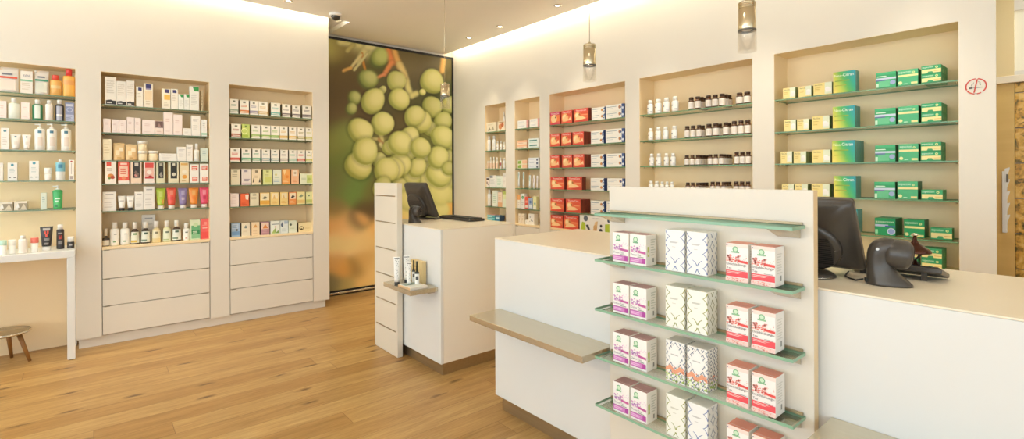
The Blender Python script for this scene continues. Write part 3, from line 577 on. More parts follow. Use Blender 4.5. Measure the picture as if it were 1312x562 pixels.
COUNT = {}
def make(kind, style, w, h, d, loc, rz, label, cat=None, group=None):
    """build one pack as a thing: the main mesh is the root, other pieces its children"""
    key = None
    if kind in ('c', 'bag2'):
        s = D[style]; name = 'carton'
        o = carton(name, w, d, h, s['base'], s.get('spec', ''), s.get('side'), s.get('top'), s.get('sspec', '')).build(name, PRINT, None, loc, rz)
        return tag(o, label, cat or 'box', group)
    M = GLOSS
    if kind == 'b': name = 'bottle'; parts = bottle(name, w, h, BT[style], .62 if style in ('oilo', 'oilr', 'clearw', 'greenh') else .8); c = 'bottle'
    elif kind == 'j': name = 'pill_jar'; parts = bottle(name, w, h, BT[style], 1.); c = 'jar'
    elif kind == 'can': name = 'spray_can'; parts = bottle(name, w, h, BT[style], 1.); c = 'can'
    elif kind == 't': name = 'cream_tube'; s = TB[style]; parts = tube(w, h, s['body'], s['cap'], s['caph'], s['narrow'], s['marks']); c = 'tube'
    elif kind == 'pump':
        name = 'pump_bottle'; c = 'bottle'
        parts = pumpbottle(w, h, '#f4efe4', '#f4f0e6', None, [(.78, .9, '#4f7f92', 4, 8), (.2, .6, '#e6d6c6', 4, 9)]) if style == 'w' else pumpbottle(w, h, '#3fa55c', '#f2f0e8', '#4cb56a', [(.5, .56, '#d6efd9', 3, 9), (.35, .44, '#cfeed6', 3, 7), (.1, .2, '#2c7a44', 2, 6)], .86)
    elif kind == 'p':
        name = 'refill_pouch'; c = 'pouch'; M = FILM
        parts = pouch(w, h, .045, '#ece5da', [(0, .56, 1, .64, style), (.2, .7, .75, .77, '#85858c'), (.05, .1, .9, .5, '#f0dfcf' if style == '#d9604a' else '#dcdccb')], '#efe8dc')
    elif kind == 'bag': name = 'paper_bag'; c = 'bag'; M = PRINT; parts = pouch(w, h, .05, '#e6c48e', [(.2, .3, .55, .6, '#efdcb4'), (.5, .55, .9, .75, '#f0e0c0'), (.3, .1, .7, .2, '#d2a868')], None, .0035)
    elif kind == 'jar':
        name = 'cream_jar'; c = 'jar'; r = w / 2; b = MB(); b.lathe([(r * .92, 0), (r * .95, .003), (r * .95, h * .74)], 0, r, 20, 1, ['#eedab4' if style == 'cr' else '#f3efe6'] * 2)
        l = MB(); l.lathe([(r, h * .74), (r, h * .97), (r * .95, h)], 0, r, 20, 1, ['#f3eee2'] * 2); parts = [('body', b), ('lid', l)]
    elif kind == 's':
        name = 'deodorant_stick'; c = 'stick'; body, cap, ch = style.split(':'); parts = stick(w, h, body, cap, float(ch))
    root = None
    for pn, b in parts:
        if root is None: root = b.build(name, M, None, loc, rz)
        else: b.build(pn, M, root)
    return tag(root, label, cat or c, group)

ORD = 'first second third fourth fifth sixth seventh eighth ninth tenth eleventh twelfth thirteenth'.split()
def row(wall, niche, shelf, z, ins, text, group, depth=.09, gap=.004):
    """stand one shelf's goods; lines: kind x0 x1 ytop style [n=behind] [k=stacked] | look   (x and y measured on the photograph)"""
    axis, face, rz = (1, YL, 0.) if wall == 'L' else (0, XW, -math.pi / 2)
    lines = [l.strip() for l in text.strip().splitlines() if l.strip()]
    for i, l in enumerate(lines):
        a, look = [q.strip() for q in l.split('|')]; f = a.split(); kind, x0, x1, yt, style = f[0], float(f[1]), float(f[2]), float(f[3]), f[4]
        opt = dict(q.split('=') for q in f[5:])
        n, k, dy = int(opt.get('n', 0)), int(opt.get('k', 1)), float(opt.get('i', ins))
        round_ = kind != 'c'
        pl = face + dy + (.02 if round_ else 0)
        A, B = hit(x0, yt, axis, pl), hit(x1, yt, axis, pl); top = hit((x0 + x1) / 2, yt, axis, pl).z
        w = abs(B.x - A.x) if wall == 'L' else abs(B.y - A.y); c = (A + B) / 2; h = max(.012, top - z) / k; w = w - (.0012 if kind == 'c' else .001)
        if round_ and wall == 'R': w *= c.x / math.hypot(c.x, c.y)     # a round thing shows its true width across the line of sight
        dd = float(opt.get('d', depth)) if kind == 'c' else w
        dd = min(dd, (ND - dy - .01) / (n + 1) - .002)
        place = f'{ORD[i]} from left, {shelf} shelf, {niche}' if len(lines) > 1 else f'{shelf} shelf, {niche}'
        for q in range(n + 1):
            for s in range(k):
                off = q * (dd + .0025); zz = z + s * (h + .0004) + .0006
                loc = (c.x, face + dy + off, zz) if wall == 'L' else (face + dy + off, c.y, zz)
                pre = ('' if k == 1 else 'upper ' if s == k - 1 else 'lower ' if s == 0 else 'middle ')
                if q == 0: lab = f'{pre}{look}, {place}'
                else: lab = f'{pre}{look}, {ORD[q]} row back, {place}'
                lab = ' '.join(lab.split()); 
                make(kind, style, w, h if k == 1 else h - .0006, dd, loc, rz, lab, None, group)

def jars(niche, shelf, z, ins, clusters, group):
    """brown jars standing in blocks: (block name, x0, x1, y of the lids, columns, rows back)"""
    for (nm, x0, x1, yt, cols, deep) in clusters:
        A, B = hit(x0, yt, 0, XW + ins + .028), hit(x1, yt, 0, XW + ins + .028); W = (A.y - B.y) / cols; h = hit((x0 + x1) / 2, yt, 0, XW + ins + .028).z - z
        for c in range(cols):
            for q in range(deep if c == cols - 1 else 1):
                if ins + (q + 1) * (W + .001) > ND - .005: continue
                y = A.y - W * (c + .5)
                lab = f'brown jar, {ORD[c]} from left, front row of {nm}, {shelf} shelf, {niche}' if q == 0 else f'brown jar, {ORD[q]} row back, end of {nm}, {shelf} shelf, {niche}'
                make('j', 'jarb', (W - .001) * A.x / math.hypot(A.x, A.y), h, 0, (XW + ins + q * W, y, z + .0006), -math.pi / 2, lab, None, group)

# ================================================================== room shell
b = MB(); b.box(-3.4, 6.6, -3.2, 6.2, -.1, 0); struct(b.build('floor', FLOORM))
b = MB()
XS, YS, XE = 3.530, 5.002, 2.022      # edges of the two light coves
b.box(-3.4, XS, -3.2, YS, ZC, ZC + .05); b.box(XE, XS, YS, YM, ZC, ZC + .05)
b.box(XW + .25, 6.6, -3.2, 6.2, ZC, ZC + .05)
b.box(-3.4, 6.6, -3.2, 6.2, ZC + .28, ZC + .33)
struct(b.build('ceiling', CEILP))
b = MB(); b.box(-3.4, XE - .02, YS - .02, YS - .001, ZC + .05, ZC + .09); b.box(XS - .02, XS - .001, -3.2, YM, ZC + .05, ZC + .09); b.box(XE - .02, XE - .001, YS, YM, ZC + .05, ZC + .279)
struct(b.build('trim_1', CEILP))

# left wall with three niches (the first reaches to the floor)
XL0 = -3.2
A1 = (-1.35, -.106); A2 = (.046, .792); A3 = (.946, 1.690); LE = 1.851; ZB = .783
HT = ZC + .27
def wallL(b, x0, x1, z0, z1, y1=YL + ND): b.box(x0, x1, YL, y1, z0, z1)
b = MB()
wallL(b, XL0, LE, ZT, HT); wallL(b, XL0, A1[0], 0, ZT); wallL(b, A1[1], A2[0], .077, ZT); wallL(b, A2[1], A3[0], .077, ZT); wallL(b, A3[1], LE, .077, ZT)
b.box(XL0, LE, YL + ND + .03, YM + .1, 0, HT)
struct(b.build('wall_left', PAINT))
b = MB(); b.box(A1[0] - .02, A1[1] + .02, YL + ND, YL + ND + .028, 0, ZT + .02)
for (x0, x1) in (A2, A3): b.box(x0, x1, YL + ND, YL + ND + .028, ZB - .02, ZT)
for (x0, x1) in (A2, A3): b.box(x0, x0 + .0015, YL + .002, YL + ND, ZB, ZT); b.box(x1 - .0015, x1, YL + .002, YL + ND, ZB, ZT); b.box(x0, x1, YL + .002, YL + ND, ZT - .0015, ZT)
b.box(A1[0], A1[1], YL + .002, YL + ND, ZT - .0015, ZT); b.box(A1[1] - .0015, A1[1], YL + .002, YL + ND, .08, ZT)
struct(b.build('wall_left_niche', LINING))
b = MB(); b.box(A1[1] + .012, LE - .03, YL + .035, YL + .2, 0, .077); struct(b.build('baseboard_left', PAINT))

def cabinet(wall, lo, hi, z0, z1, cuts, label, grp):
    """a drawer unit let into the wall under a niche"""
    rz = 0 if wall == 'L' else -math.pi / 2; w = abs(hi - lo)
    loc = ((lo + hi) / 2, YL, z0) if wall == 'L' else (XW, (lo + hi) / 2, z0)
    r = empty('drawer_cabinet', loc, rz, label, 'drawer unit', grp); H = z1 - z0
    c = MB(); c.box(-w / 2 + .003, w / 2 - .003, .022, ND, 0, H - .021); c.build('carcass', GAP, r)
    t = MB(); t.box(-w / 2 + .002, w / 2 - .002, .001, ND, H - .02, H, ch=.001); t.build('top_board', LINING, r)
    zs = [0] + [q - z0 for q in cuts] + [H - .021]
    for p, q in zip(zs, zs[1:]):
        d = MB(); d.box(-w / 2 + .005, w / 2 - .005, .0005, .02, p + .003, q - .002, ch=.0012); dr = d.build('drawer', PAINT, r)
        g = MB(); g.box(w / 2 - .07, w / 2 - .015, -.0004, .012, q - .0062, q - .0022); g.box(-w / 2 + .015, -w / 2 + .05, -.0004, .012, q - .0062, q - .0022); g.build('finger_pull', GAP, dr)
    return r
cabinet('L', *A2, .085, ZB, (.312, .53), 'three-drawer cream unit under the shelves of cosmetics and bottles', 'drawer units in the left wall')
cabinet('L', *A3, .085, ZB, (.312, .53), 'three-drawer cream unit under the tea shelves, next to the mural', 'drawer units in the left wall')

# mural wall
b = MB(); b.box(LE, XW + .3, YM + .03, YM + .1, 0, HT); struct(b.build('wall_mural', PAINT))

# right wall with five niches
N1, N2, N3, N4, N5 = (4.867, 4.472), (4.308, 3.895), (3.745, 2.775), (2.623, 1.647), (1.497, .5236)
YE, ZB2 = .376, .795
b = MB(); X2 = XW + ND
b.box(XW, XW + .012, YE, .46, .077, HT); b.box(XW + .012, X2, .46, YM + .03, ZT, HT); b.box(XW, XW + .012, .46, YM + .03, ZT, HT)
prev = YM + .03
for (h_, l_) in (N1, N2, N3, N4, N5):
    b.box(XW, X2, h_, prev, .077, ZT); prev = l_
b.box(XW + .012, X2, .46, prev, .077, ZT); b.box(XW, XW + .012, .46, prev, .077, ZT)
b.box(X2 + .03, X2 + .06, .46, YM + .03, 0, HT)
struct(b.build('wall_right', PAINT))
b = MB()
for (h_, l_) in (N1, N2, N3, N4, N5):
    b.box(X2, X2 + .028, l_, h_, ZB2 - .02, ZT); b.box(XW + .002, X2, h_ - .0015, h_, ZB2, ZT); b.box(XW + .002, X2, l_, l_ + .0015, ZB2, ZT); b.box(XW + .002, X2, l_, h_, ZT - .0015, ZT)
struct(b.build('wall_right_niche', LINING))
b = MB(); b.box(XW + .035, XW + .18, .47, YM, 0, .077); struct(b.build('baseboard_right', PAINT))
for (h_, l_), lab in ((N1, 'cream drawer unit below the narrow niche beside the mural'), (N2, 'cream drawer unit below the second niche past the mural'), (N3, 'wide cream drawer unit below the niche of red boxes'),
                      (N4, 'wide cream drawer unit below the niche of brown jars'), (N5, 'wide cream drawer unit below the niche of green boxes')):
    cabinet('R', h_, l_, .085, ZB2, (.32, .545), lab, 'drawer units in the right wall')

# cove lighting: slim strips hidden behind the ceiling edge
def area(name, loc, rot, sx, sy, power, col, spread=math.pi):
    l = bpy.data.lights.new(name, 'AREA'); l.shape = 'RECTANGLE'; l.size = sx; l.size_y = sy; l.energy = power; l.color = col; l.spread = spread
    o = bpy.data.objects.new(name, l); COL.objects.link(o); o.location = loc; o.rotation_euler = rot; return o
WARM = (.96, .93, .78)

# ================================================================== outer room (behind the camera): shop front with wide windows
b = MB(); b.box(-3.4, -3.3, -3.2, 6.2, 0, .25); b.box(-3.4, -3.3, -3.2, 6.2, 2.75, HT + .1)
for y in (-3.2, -.2, 2.6, 5.4): b.box(-3.4, -3.3, y, y + (.12 if y < 5 else .8), .25, 2.75)
struct(b.build('wall_front', PAINT))
b = MB(); b.box(-3.4, 6.6, -3.3, -3.2, 0, .25); b.box(-3.4, 6.6, -3.3, -3.2, 2.75, HT + .1)
for x0, x1 in ((-3.4, -2.9), (-.3, -.1), (2.5, 6.6)): b.box(x0, x1, -3.3, -3.2, .25, 2.75)  # openings added to let extra light in from this side
struct(b.build('wall_back', PAINT))

# ================================================================== passage past the right wall
XB = 4.75
b = MB(); b.box(XB, XB + .1, -3.2, 2.0, 0, HT); struct(b.build('wall_passage', PAINT))
def veneer():
    m = noisy('oak_veneer', '#e4c47e', '#cfa860', .3, (1, .25, 6), 3, spec=.5); return m
ya, yb = hit(1300.5, 300, 0, XB - .03).y, hit(1270, 300, 0, XB - .03).y + .4
zt0, zt1 = hit(1290, 107, 0, XB - .03).z, hit(1290, 98, 0, XB - .03).z
b = MB(); b.box(XB - .03, XB - .001, ya, yb, 0, zt0, ch=.002); struct(b.build('wall_passage_panel', veneer()))
b = MB(); b.box(XB - .06, XB - .001, -1.2, yb, zt0, zt1, ch=.002); struct(b.build('trim_2', BEIGE))
TRG = mat('transom_board', '#e3cfa0', .16, spec=.6)
b = MB(); b.box(XB - .03, XB - .001, ya, yb, zt1, HT); struct(b.build('wall_passage_upper', TRG))
# transom glass beside it; the pane's faint glow stands in for a bright reflection
zw0, zw1 = hit(1308, 97, 0, XB - .02).z, hit(1308, 78, 0, XB - .02).z
b = MB()
for z0, z1 in ((zt1, zt1 + .03), (zw1 + .34, HT)): b.box(XB - .03, XB - .001, -1.2, ya, z0, z1)
w1 = struct(b.build('window_1', PAINT))
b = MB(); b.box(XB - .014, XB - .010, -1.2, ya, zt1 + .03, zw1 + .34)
sk = mat('glowing_pane', '#dfd9c2', 12 / 100, emit=.2, emcol='#fff4dc', spec=.7); b.build('pane', sk, w1)
# autumn foliage print on stacked boards
def foliage():
    m = bpy.data.materials.new('autumn_foliage_print'); m.use_nodes = True; nt = m.node_tree; N = nt.nodes; L = nt.links; bs = N['Principled BSDF']
    tc = N.new('ShaderNodeTexCoord'); v = N.new('ShaderNodeTexVoronoi'); v.inputs['Scale'].default_value = 34; n = N.new('ShaderNodeTexNoise'); n.inputs['Scale'].default_value = 9; n.inputs['Detail'].default_value = 6
    mixv = N.new('ShaderNodeMix'); mixv.data_type = 'RGBA'; mixv.inputs[0].default_value = .2
    L.new(tc.outputs['Object'], mixv.inputs[6]); L.new(n.outputs['Color'], mixv.inputs[7]); L.new(mixv.outputs[2], v.inputs['Vector']); L.new(tc.outputs['Object'], n.inputs['Vector'])
    r = N.new('ShaderNodeValToRGB'); e = r.color_ramp.elements; e[0].position = .36; e[0].color = (*lin('#5c471f'), 1); e[1].position = .8; e[1].color = (*lin('#e8c274'), 1)
    k = e.new(.52); k.color = (*lin('#b98a40'), 1); k = e.new(.62); k.color = (*lin('#d8a84c'), 1); k = e.new(.43); k.color = (*lin('#6a6032'), 1)
    sp = N.new('ShaderNodeSeparateColor'); L.new(v.outputs['Color'], sp.inputs[0]); n2 = N.new('ShaderNodeTexNoise'); n2.inputs['Scale'].default_value = 11; n2.inputs['Detail'].default_value = 7; n2.inputs['Distortion'].default_value = 2.2; L.new(tc.outputs['Object'], n2.inputs['Vector'])
    mm = N.new('ShaderNodeMath'); mm.operation = 'MULTIPLY_ADD'; mm.inputs[1].default_value = .22; L.new(sp.outputs[0], mm.inputs[0]); L.new(n2.outputs['Fac'], mm.inputs[2]); L.new(mm.outputs[0], r.inputs[0]); L.new(r.outputs[0], bs.inputs['Base Color']); bs.inputs['Roughness'].default_value = .25
    return m
FOL = foliage()
r = empty('foliage_mural', (XB - .03, ya - .5, 0), 0, 'golden autumn foliage picture on stacked boards in the passage', 'mural')
zz = 0.0
while zz < zt0 - .02:
    t = min(zz + .235, zt0); b = MB(); b.box(0, .028, -.6, .498, zz + .003, t - .003, ch=.002); b.build('board', FOL, r); zz += .235
# white ticket rack on the veneer
yh = hit(1288.5, 260, 0, XB - .05).y; z0, z1 = hit(1289, 298, 0, XB - .05).z, hit(1289, 219, 0, XB - .05).z; w = (hit(1285, 260, 0, XB - .05).y - hit(1294, 260, 0, XB - .05).y)
r = empty('leaflet_rack', (XB - .03, yh, z0), -math.pi / 2, 'slim white leaflet rack hung on the oak panel in the passage', 'rack')
b = MB(); b.box(-w / 2, w / 2 * .4, -.025, -.0005, 0, z1 - z0, ch=.003); b.build('back_plate', WHITEP, r)
for i in range(5):
    b = MB(); q = (z1 - z0) * (.06 + .19 * i); b.prism([(-w * .1, q), (w * .62, q + .09), (w * .62, q + .10), (-w * .1, q + .09)], 1, -.03, -.0255); b.build('pocket', WHITEP, r)
b = MB(); b.box(w * .12, w * .45, -.034, -.0305, (z1 - z0) * .82, (z1 - z0) * .95, ch=.001); b.build('clip', GREYP, r)

# ================================================================== grape mural
def mural():
    x0, x1, z0, z1 = LE + .012, XW - .012, .055, 2.872; nx, nz = 260, 400
    BG = [(425, 60, '#b9b063', 14), (440, 55, '#7d6b42', 16), (455, 56, '#dcd490', 9), (472, 60, '#d3cd88', 9), (455, 75, '#77683f', 14), (430, 90, '#675531', 20), (440, 120, '#5c4a2c', 22), (430, 150, '#6b5836', 18), (425, 185, '#8f9048', 16), (440, 170, '#8c9a4c', 12), (435, 205, '#77863f', 18),
          (430, 230, '#7f7c48', 16), (450, 240, '#6f8c45', 16), (480, 245, '#75733c', 12), (500, 240, '#6b5a30', 12), (470, 268, '#5f4f32', 10), (455, 285, '#6c5c3c', 9), (488, 262, '#564731', 11), (430, 268, '#8a7a4a', 10), (430, 285, '#e0b273', 12), (445, 295, '#ecc384', 12), (463, 280, '#e8b570', 6),
          (430, 312, '#f3dca0', 12), (452, 310, '#f0d798', 12), (470, 308, '#eacb88', 10), (430, 335, '#dcb070', 10), (440, 345, '#e2b062', 9), (455, 345, '#a8854c', 10), (470, 335, '#d9b06a', 12), (425, 365, '#8c8560', 12), (445, 368, '#b9a868', 10), (465, 365, '#efc97c', 12), (478, 345, '#f0cd84', 12),
          (520, 75, '#7a6a42', 14), (545, 80, '#6b5d38', 14), (575, 85, '#6f6238', 10), (530, 110, '#5c5130', 12), (570, 118, '#63663a', 9), (500, 140, '#5a5230', 10), (545, 125, '#5c5c34', 10), (480, 90, '#5e5a30', 10), (455, 100, '#5e4c2c', 12), (510, 160, '#6a5c38', 10), (550, 180, '#8a8a48', 10),
          (500, 200, '#8f8a4c', 12), (545, 255, '#e6dc8c', 16), (575, 262, '#e6b862', 10), (578, 300, '#d9a04c', 18), (545, 300, '#f0d48c', 25), (510, 260, '#ddd07c', 14), (500, 300, '#e9b96c', 20), (520, 350, '#efc67c', 30), (570, 350, '#dba754', 25), (485, 200, '#7a7040', 10), (575, 230, '#a8a458', 8)]
    BG = [(x, y, lin(c), s) for x, y, c, s in BG]
    G = [  # grapes: x, y, radius, kind (0 dim ... 2 bright)
        (453, 126, 9, 0), (450, 140, 8, 0), (520, 215, 13, 1), (545, 205, 11, 1), (548, 220, 11, 1), (575, 232, 11, 1), (575, 185, 9, 1), (550, 246, 13, 3.5), (532, 246, 12, 3.5), (577, 250, 9, 3.5), (500, 190, 9, 1), (522, 195, 10, 1), (552, 165, 9, 1), (486, 205, 9, 1), (548, 275, 13, 3.5), (565, 268, 12, 3.5), (470, 205, 8, 1), (471, 101, 12.5, 0), (486, 74, 12.5, 3), (575, 134, 10.5, 1), (573, 201, 9, 1), (552.8, 137.3, 12.5, 1), (568.5, 154, 11, 1), (507, 104, 12, 1), (553.8, 104, 14.5, 2), (489.5, 116, 5, 1), (542, 119, 4, 2), (478, 129, 15, 2), (512, 126.5, 12.8, 2),
        (489.5, 159, 14, 2), (461.5, 167.4, 15, 2), (566.5, 175.5, 14, 2), (544, 233, 11, 1), (527, 229, 11.5, 1), (512, 237, 10, 1), (562.6, 247, 15, 3.5), (561.6, 223, 15, 2), (560.7, 201, 13.5, 2), (540, 157, 13, 2), (530, 149, 12.7, 2), (534, 214.6, 11.7, 2), (511.7, 210.7, 13.5, 2), (502, 217, 14, 2), (494, 219, 15, 2), (459, 212, 16, 2),
        (468, 193, 16, 2), (525, 175, 12.5, 2), (512.7, 183, 14.5, 2), (538, 190, 12.3, 2), (536, 262, 14, 3.5), (520, 256, 12, 3.5), (575, 215, 8, 1), (490, 240, 12, 1)]
    STEM = [((438, 53), (470, 58), 6, '#d9d08c'), ((468, 60), (460, 78), 5, '#d3c98a'), ((470, 58), (478, 60), 5, '#e0d89a'), ((444, 66), (452, 58), 3, '#b9ac6c'), ((505, 62), (512, 85), 4.5, '#e3b064'), ((512, 82), (521, 105), 4.2, '#dfc883'), ((520, 103), (528, 122), 4, '#d9cf86'), ((528, 122), (534, 120), 4, '#d6cc84'), ((496, 58), (503, 80), 4.5, '#e08a50'), ((503, 80), (492, 96), 3, '#dd8c50'), ((492, 96), (484, 99), 2.2, '#d98c58'), ((463, 68), (469, 88), 1.8, '#c9873c'),
            ((567, 74), (567, 90), 3.6, '#dfae62'), ((462, 70), (450, 88), 2.2, '#d3c48a'), ((450, 88), (441, 91), 2.4, '#dba95c'), ((470, 68), (455, 90), 2, '#ccc48a'), ((487, 172), (492, 188), 3, '#cfc27c'), ((492, 186), (484, 178), 2, '#b98a54'), ((488, 185), (498, 196), 2.4, '#d6cc8c'), ((482, 178), (474, 176), 2, '#cdbf78')]
    STEM = [(a, b_, r, lin(c)) for a, b_, r, c in STEM]
    sm = lambda e0, e1, x: (lambda t: t * t * (3 - 2 * t))(min(1, max(0, (x - e0) / (e1 - e0))))
    mixc = lambda a, b_, t: tuple(a[i] * (1 - t) + b_[i] * t for i in range(3))
    lo, mid, hi_, glow = lin('#9ea04c'), lin('#d3cf7a'), lin('#ebe49c'), lin('#f6f0c4')
    dlo, dmid, dhi = lin('#5f6a34'), lin('#949c50'), lin('#c9cb80')
    def colour(px, py):
        px, py = px + 1.2 * math.sin(py * .11 + px * .05), py + 1.0 * math.sin(px * .13)
        W = 1e-9; c = [0, 0, 0]
        for x, y, k, s in BG:
            q = ((px - x) ** 2 + (py - y) ** 2) / (s * s * 1.1)
            if q < 14:
                w = math.exp(-q) / s ** .5; W += w; c[0] += w * k[0]; c[1] += w * k[1]; c[2] += w * k[2]
        c = tuple(v / W for v in c) if W > 1e-8 else lin('#c9a860')
        k_ = 1.0 + .18 * sm(215, 265, py) - .12 * sm(470, 500, px) * (1 - sm(225, 250, py)); c = tuple(v * k_ for v in c)
        for a, b_, r, k in STEM:
            dx, dy = b_[0] - a[0], b_[1] - a[1]; t = min(1, max(0, ((px - a[0]) * dx + (py - a[1]) * dy) / (dx * dx + dy * dy))); q = math.hypot(px - a[0] - t * dx, py - a[1] - t * dy)
            if q < r * 1.5: c = mixc(c, tuple(v * (1.05 - .35 * (q / r) ** 2) for v in k), 1 - sm(r * .45, r * 1.5, q))
        for x, y, r, kd in G:
            r *= 1.07; q = math.hypot((px - x) * 1.02, (py - y) * .96)
            if q > r * 1.35: continue
            soft = .32 if kd in (0, 3, 3.5) else .1
            if q > r: c = tuple(v * (1 - .3 * (1 - sm(r, r * 1.3, q))) for v in c) if kd in (1, 2) else c
            nx_, ny_ = (px - x) / r, (py - y) / r; nz_ = math.sqrt(max(0, 1 - min(1, nx_ * nx_ + ny_ * ny_)))
            l = max(0, .35 * nx_ - .25 * ny_ + .85 * nz_)
            A, B_, C_ = (dlo, dmid, dhi) if kd in (0, 3) else (lo, mid, hi_)
            g = mixc(A, B_, sm(.15, .6, l)); g = mixc(g, C_, sm(.55, .98, l)); g = mixc(g, glow, .6 * sm(.985, 1.0, l))
            if kd == 1: g = mixc(g, dmid, .25)
            if kd == 3.5: g = mixc(g, lin('#e6dc8c'), .6)
            if kd == 3: g = mixc(g, lin('#c2cc74'), sm(-.1, .5, nx_ * .3 - ny_ * .2 + nz_ * .4 - .2))
            c = mixc(c, g, 1 - sm(r * (1 - soft), r * (1 + soft * .6), q))
        return c
    def project(P):
        d = P - Vector((0, 0, EYE)); w = d.dot(_fw); return 656 + FPX * d.dot(CR) / w, CYP - FPX * d.dot(CU) / w
    V = []; K = []
    for j in range(nz + 1):
        z = z0 + (z1 - z0) * j / nz
        for i in range(nx + 1):
            x = x0 + (x1 - x0) * i / nx; V.append((x, YM - .002, z)); K.append(colour(*project(Vector((x, YM, z)))))
    F = [(j * (nx + 1) + i, j * (nx + 1) + i + 1, (j + 1) * (nx + 1) + i + 1, (j + 1) * (nx + 1) + i) for j in range(nz) for i in range(nx)]
    r = empty('wall_mural_print', ((x0 + x1) / 2, YM, 0), 0, 'tall wall photograph of green grapes in a thin black frame', 'mural')
    b = MB(); b.keep = True; ox = (x0 + x1) / 2
    b.idx([(v[0] - ox, -.002, v[2]) for v in V], F, [[K[a] for a in f] for f in F])
    # give the print a board behind it
    b.box(x0 - ox, x1 - ox, 0, .028, z0, z1, '#5c5340'); b.build('photo_panel', PHOTO, r)
    f = MB(); a, c_ = x0 - ox - .012, x1 - ox + .012
    f.box(a, c_, -.012, .028, z1, z1 + .025); f.box(a, a + .012, -.012, .028, z0, z1); f.box(c_ - .022, c_, -.012, .028, z0, z1); f.box(a, c_, -.012, .028, z0 - .02, z0); f.build('frame', BLACKM, r)
    f = MB(); f.box(a, c_, -.02, .028, z0 - .04, z0 - .0205, ch=.002); f.build('bottom_rail', STEELL, r)
    f = MB(); f.box(a, c_, -.01, .028, 0.001, z0 - .041); f.build('floor_strip', BLACKM, r)
mural()

# ================================================================== glass shelves in the niches
def nshelf(wall, lo, hi, z, label, grp):
    a, c_ = min(lo, hi), max(lo, hi); w = c_ - a; rz = 0 if wall == 'L' else -math.pi / 2
    loc = ((a + c_) / 2, YL, z) if wall == 'L' else (XW, (a + c_) / 2, z)
    b = MB(); g = w / 2 - .003; y0, y1, t = .002, ND - .004, .008
    P = [(x, y, q) for x in (-g, g) for y in (y0, y1) for q in (-t, 0)]
    b.idx(P, [(0, 2, 6, 4), (1, 5, 7, 3)], mi=0); b.idx(P, [(0, 1, 3, 2), (4, 6, 7, 5), (0, 4, 5, 1), (2, 3, 7, 6)], mi=1)
    o = b.build('glass_shelf', [GLASS, GEDGE2 if wall == 'L' else GEDGE3], None, loc, rz); tag(o, label, 'shelf', grp)
    for sx in (-1, 1):
        for y in (.045, ND - .04):
            p = MB(); p.lathe([(.004, -t - .010), (.006, -t - .0095), (.006, -t - .0005)], sx * (g - .012), y, 10); p.build('shelf_pin', STEEL, o)
    return o
SN = ['top', 'second', 'third', 'fourth', 'fifth', 'bottom']
ZA1 = [1.965, 1.774, 1.547, 1.318, 1.100]; ZA2 = [1.922, 1.699, 1.476, 1.288, 1.068]; ZA3 = [1.918, 1.697, 1.478, 1.262, 1.063]
ZR = [1.862, 1.637, 1.416, 1.193, .966]
NAMES = {'a1': 'leftmost niche', 'a2': 'middle left-wall niche', 'a3': 'niche left of mural', 'n1': 'narrow niche beside mural', 'n2': 'second niche past mural', 'n3': 'red-box niche', 'n4': 'brown-jar niche', 'n5': 'green-box niche'}
for nn, rng, zs, wl in (('a1', A1, ZA1, 'L'), ('a2', A2, ZA2, 'L'), ('a3', A3, ZA3, 'L'), ('n1', N1, ZR, 'R'), ('n2', N2, ZR, 'R'), ('n3', N3, ZR, 'R'), ('n4', N4, ZR, 'R'), ('n5', N5, ZR, 'R')):
    for i, z in enumerate(zs): nshelf(wl, rng[0], rng[1], z, f'{SN[i]} glass shelf with a green edge in the {NAMES[nn]}', 'glass shelves in the wall niches')

# ================================================================== goods, left wall
def R(nn, i, z, ins, text, depth=.09):
    row('L' if nn[0] == 'a' else 'R', NAMES[nn], SN[i], z, ins, text, f'goods on the {SN[i]} shelf of the {NAMES[nn]}', depth)
R('a1', 0, ZA1[0], .03, '''p -4 24 86.5 #d9604a | white pouch with red band
c 26 42 91 gband d=.06 | white carton with green band
p 44 63 91 #4f9a78 | white pouch with green band
b 63.5 79 96.5 oilo | short orange bottle with red cap
b 80 96.5 88.5 oilr | tall orange bottle with red cap''')
R('a1', 1, ZA1[1], .03, '''c -2 8.4 129 pink d=.06 | plain pinkish carton
b 9.5 26 126 clearw | broad clear white bottle
c 26.8 38 131 pink d=.06 | plain pinkish carton
b 41 55 128 greenh | green bottle with white label
b 57.6 68.6 128.5 slim | slim white bottle
b 70.4 82 128 dark | black bottle with white cap
c 83.5 95 131.5 lilac d=.05 | blue-grey carton''')
R('a1', 2, ZA1[2], .03, '''c 1 11.5 163.8 blogo d=.05 | tall white carton with blue logo
t 12.8 27 172 wt | white tube
t 28.3 40 172.5 wt | narrower white tube
pump 44 58 158.5 w | white pump bottle
pump 59.5 73 158.5 w | white pump bottle
pump 77.8 91.5 159 w | white pump bottle''')
R('a1', 3, ZA1[3], .03, '''c -7 4 208.5 plain d=.05 | white carton
c 9.5 22 208.5 blogo2 d=.05 | white carton with teal logo
c 37.3 50 206 blogo2 d=.05 | taller white carton with teal logo
s 56.3 66.5 215 #f3efe4:#f4f0e6:.45 | small white jar
b 71.2 83.5 204 bluet | white bottle with blue top half
c 88 95 204.7 reddot d=.04 | slim white carton with red dot''')
R('a1', 4, ZA1[4], .03, '''c -3 16.5 259 tray d=.1 | low cream box
c 18 35 258 tray d=.1 | low cream box
c 52 60 247 clear d=.04 | pale slim carton
pump 67 80.6 237.5 g | green pump bottle with white pump''')
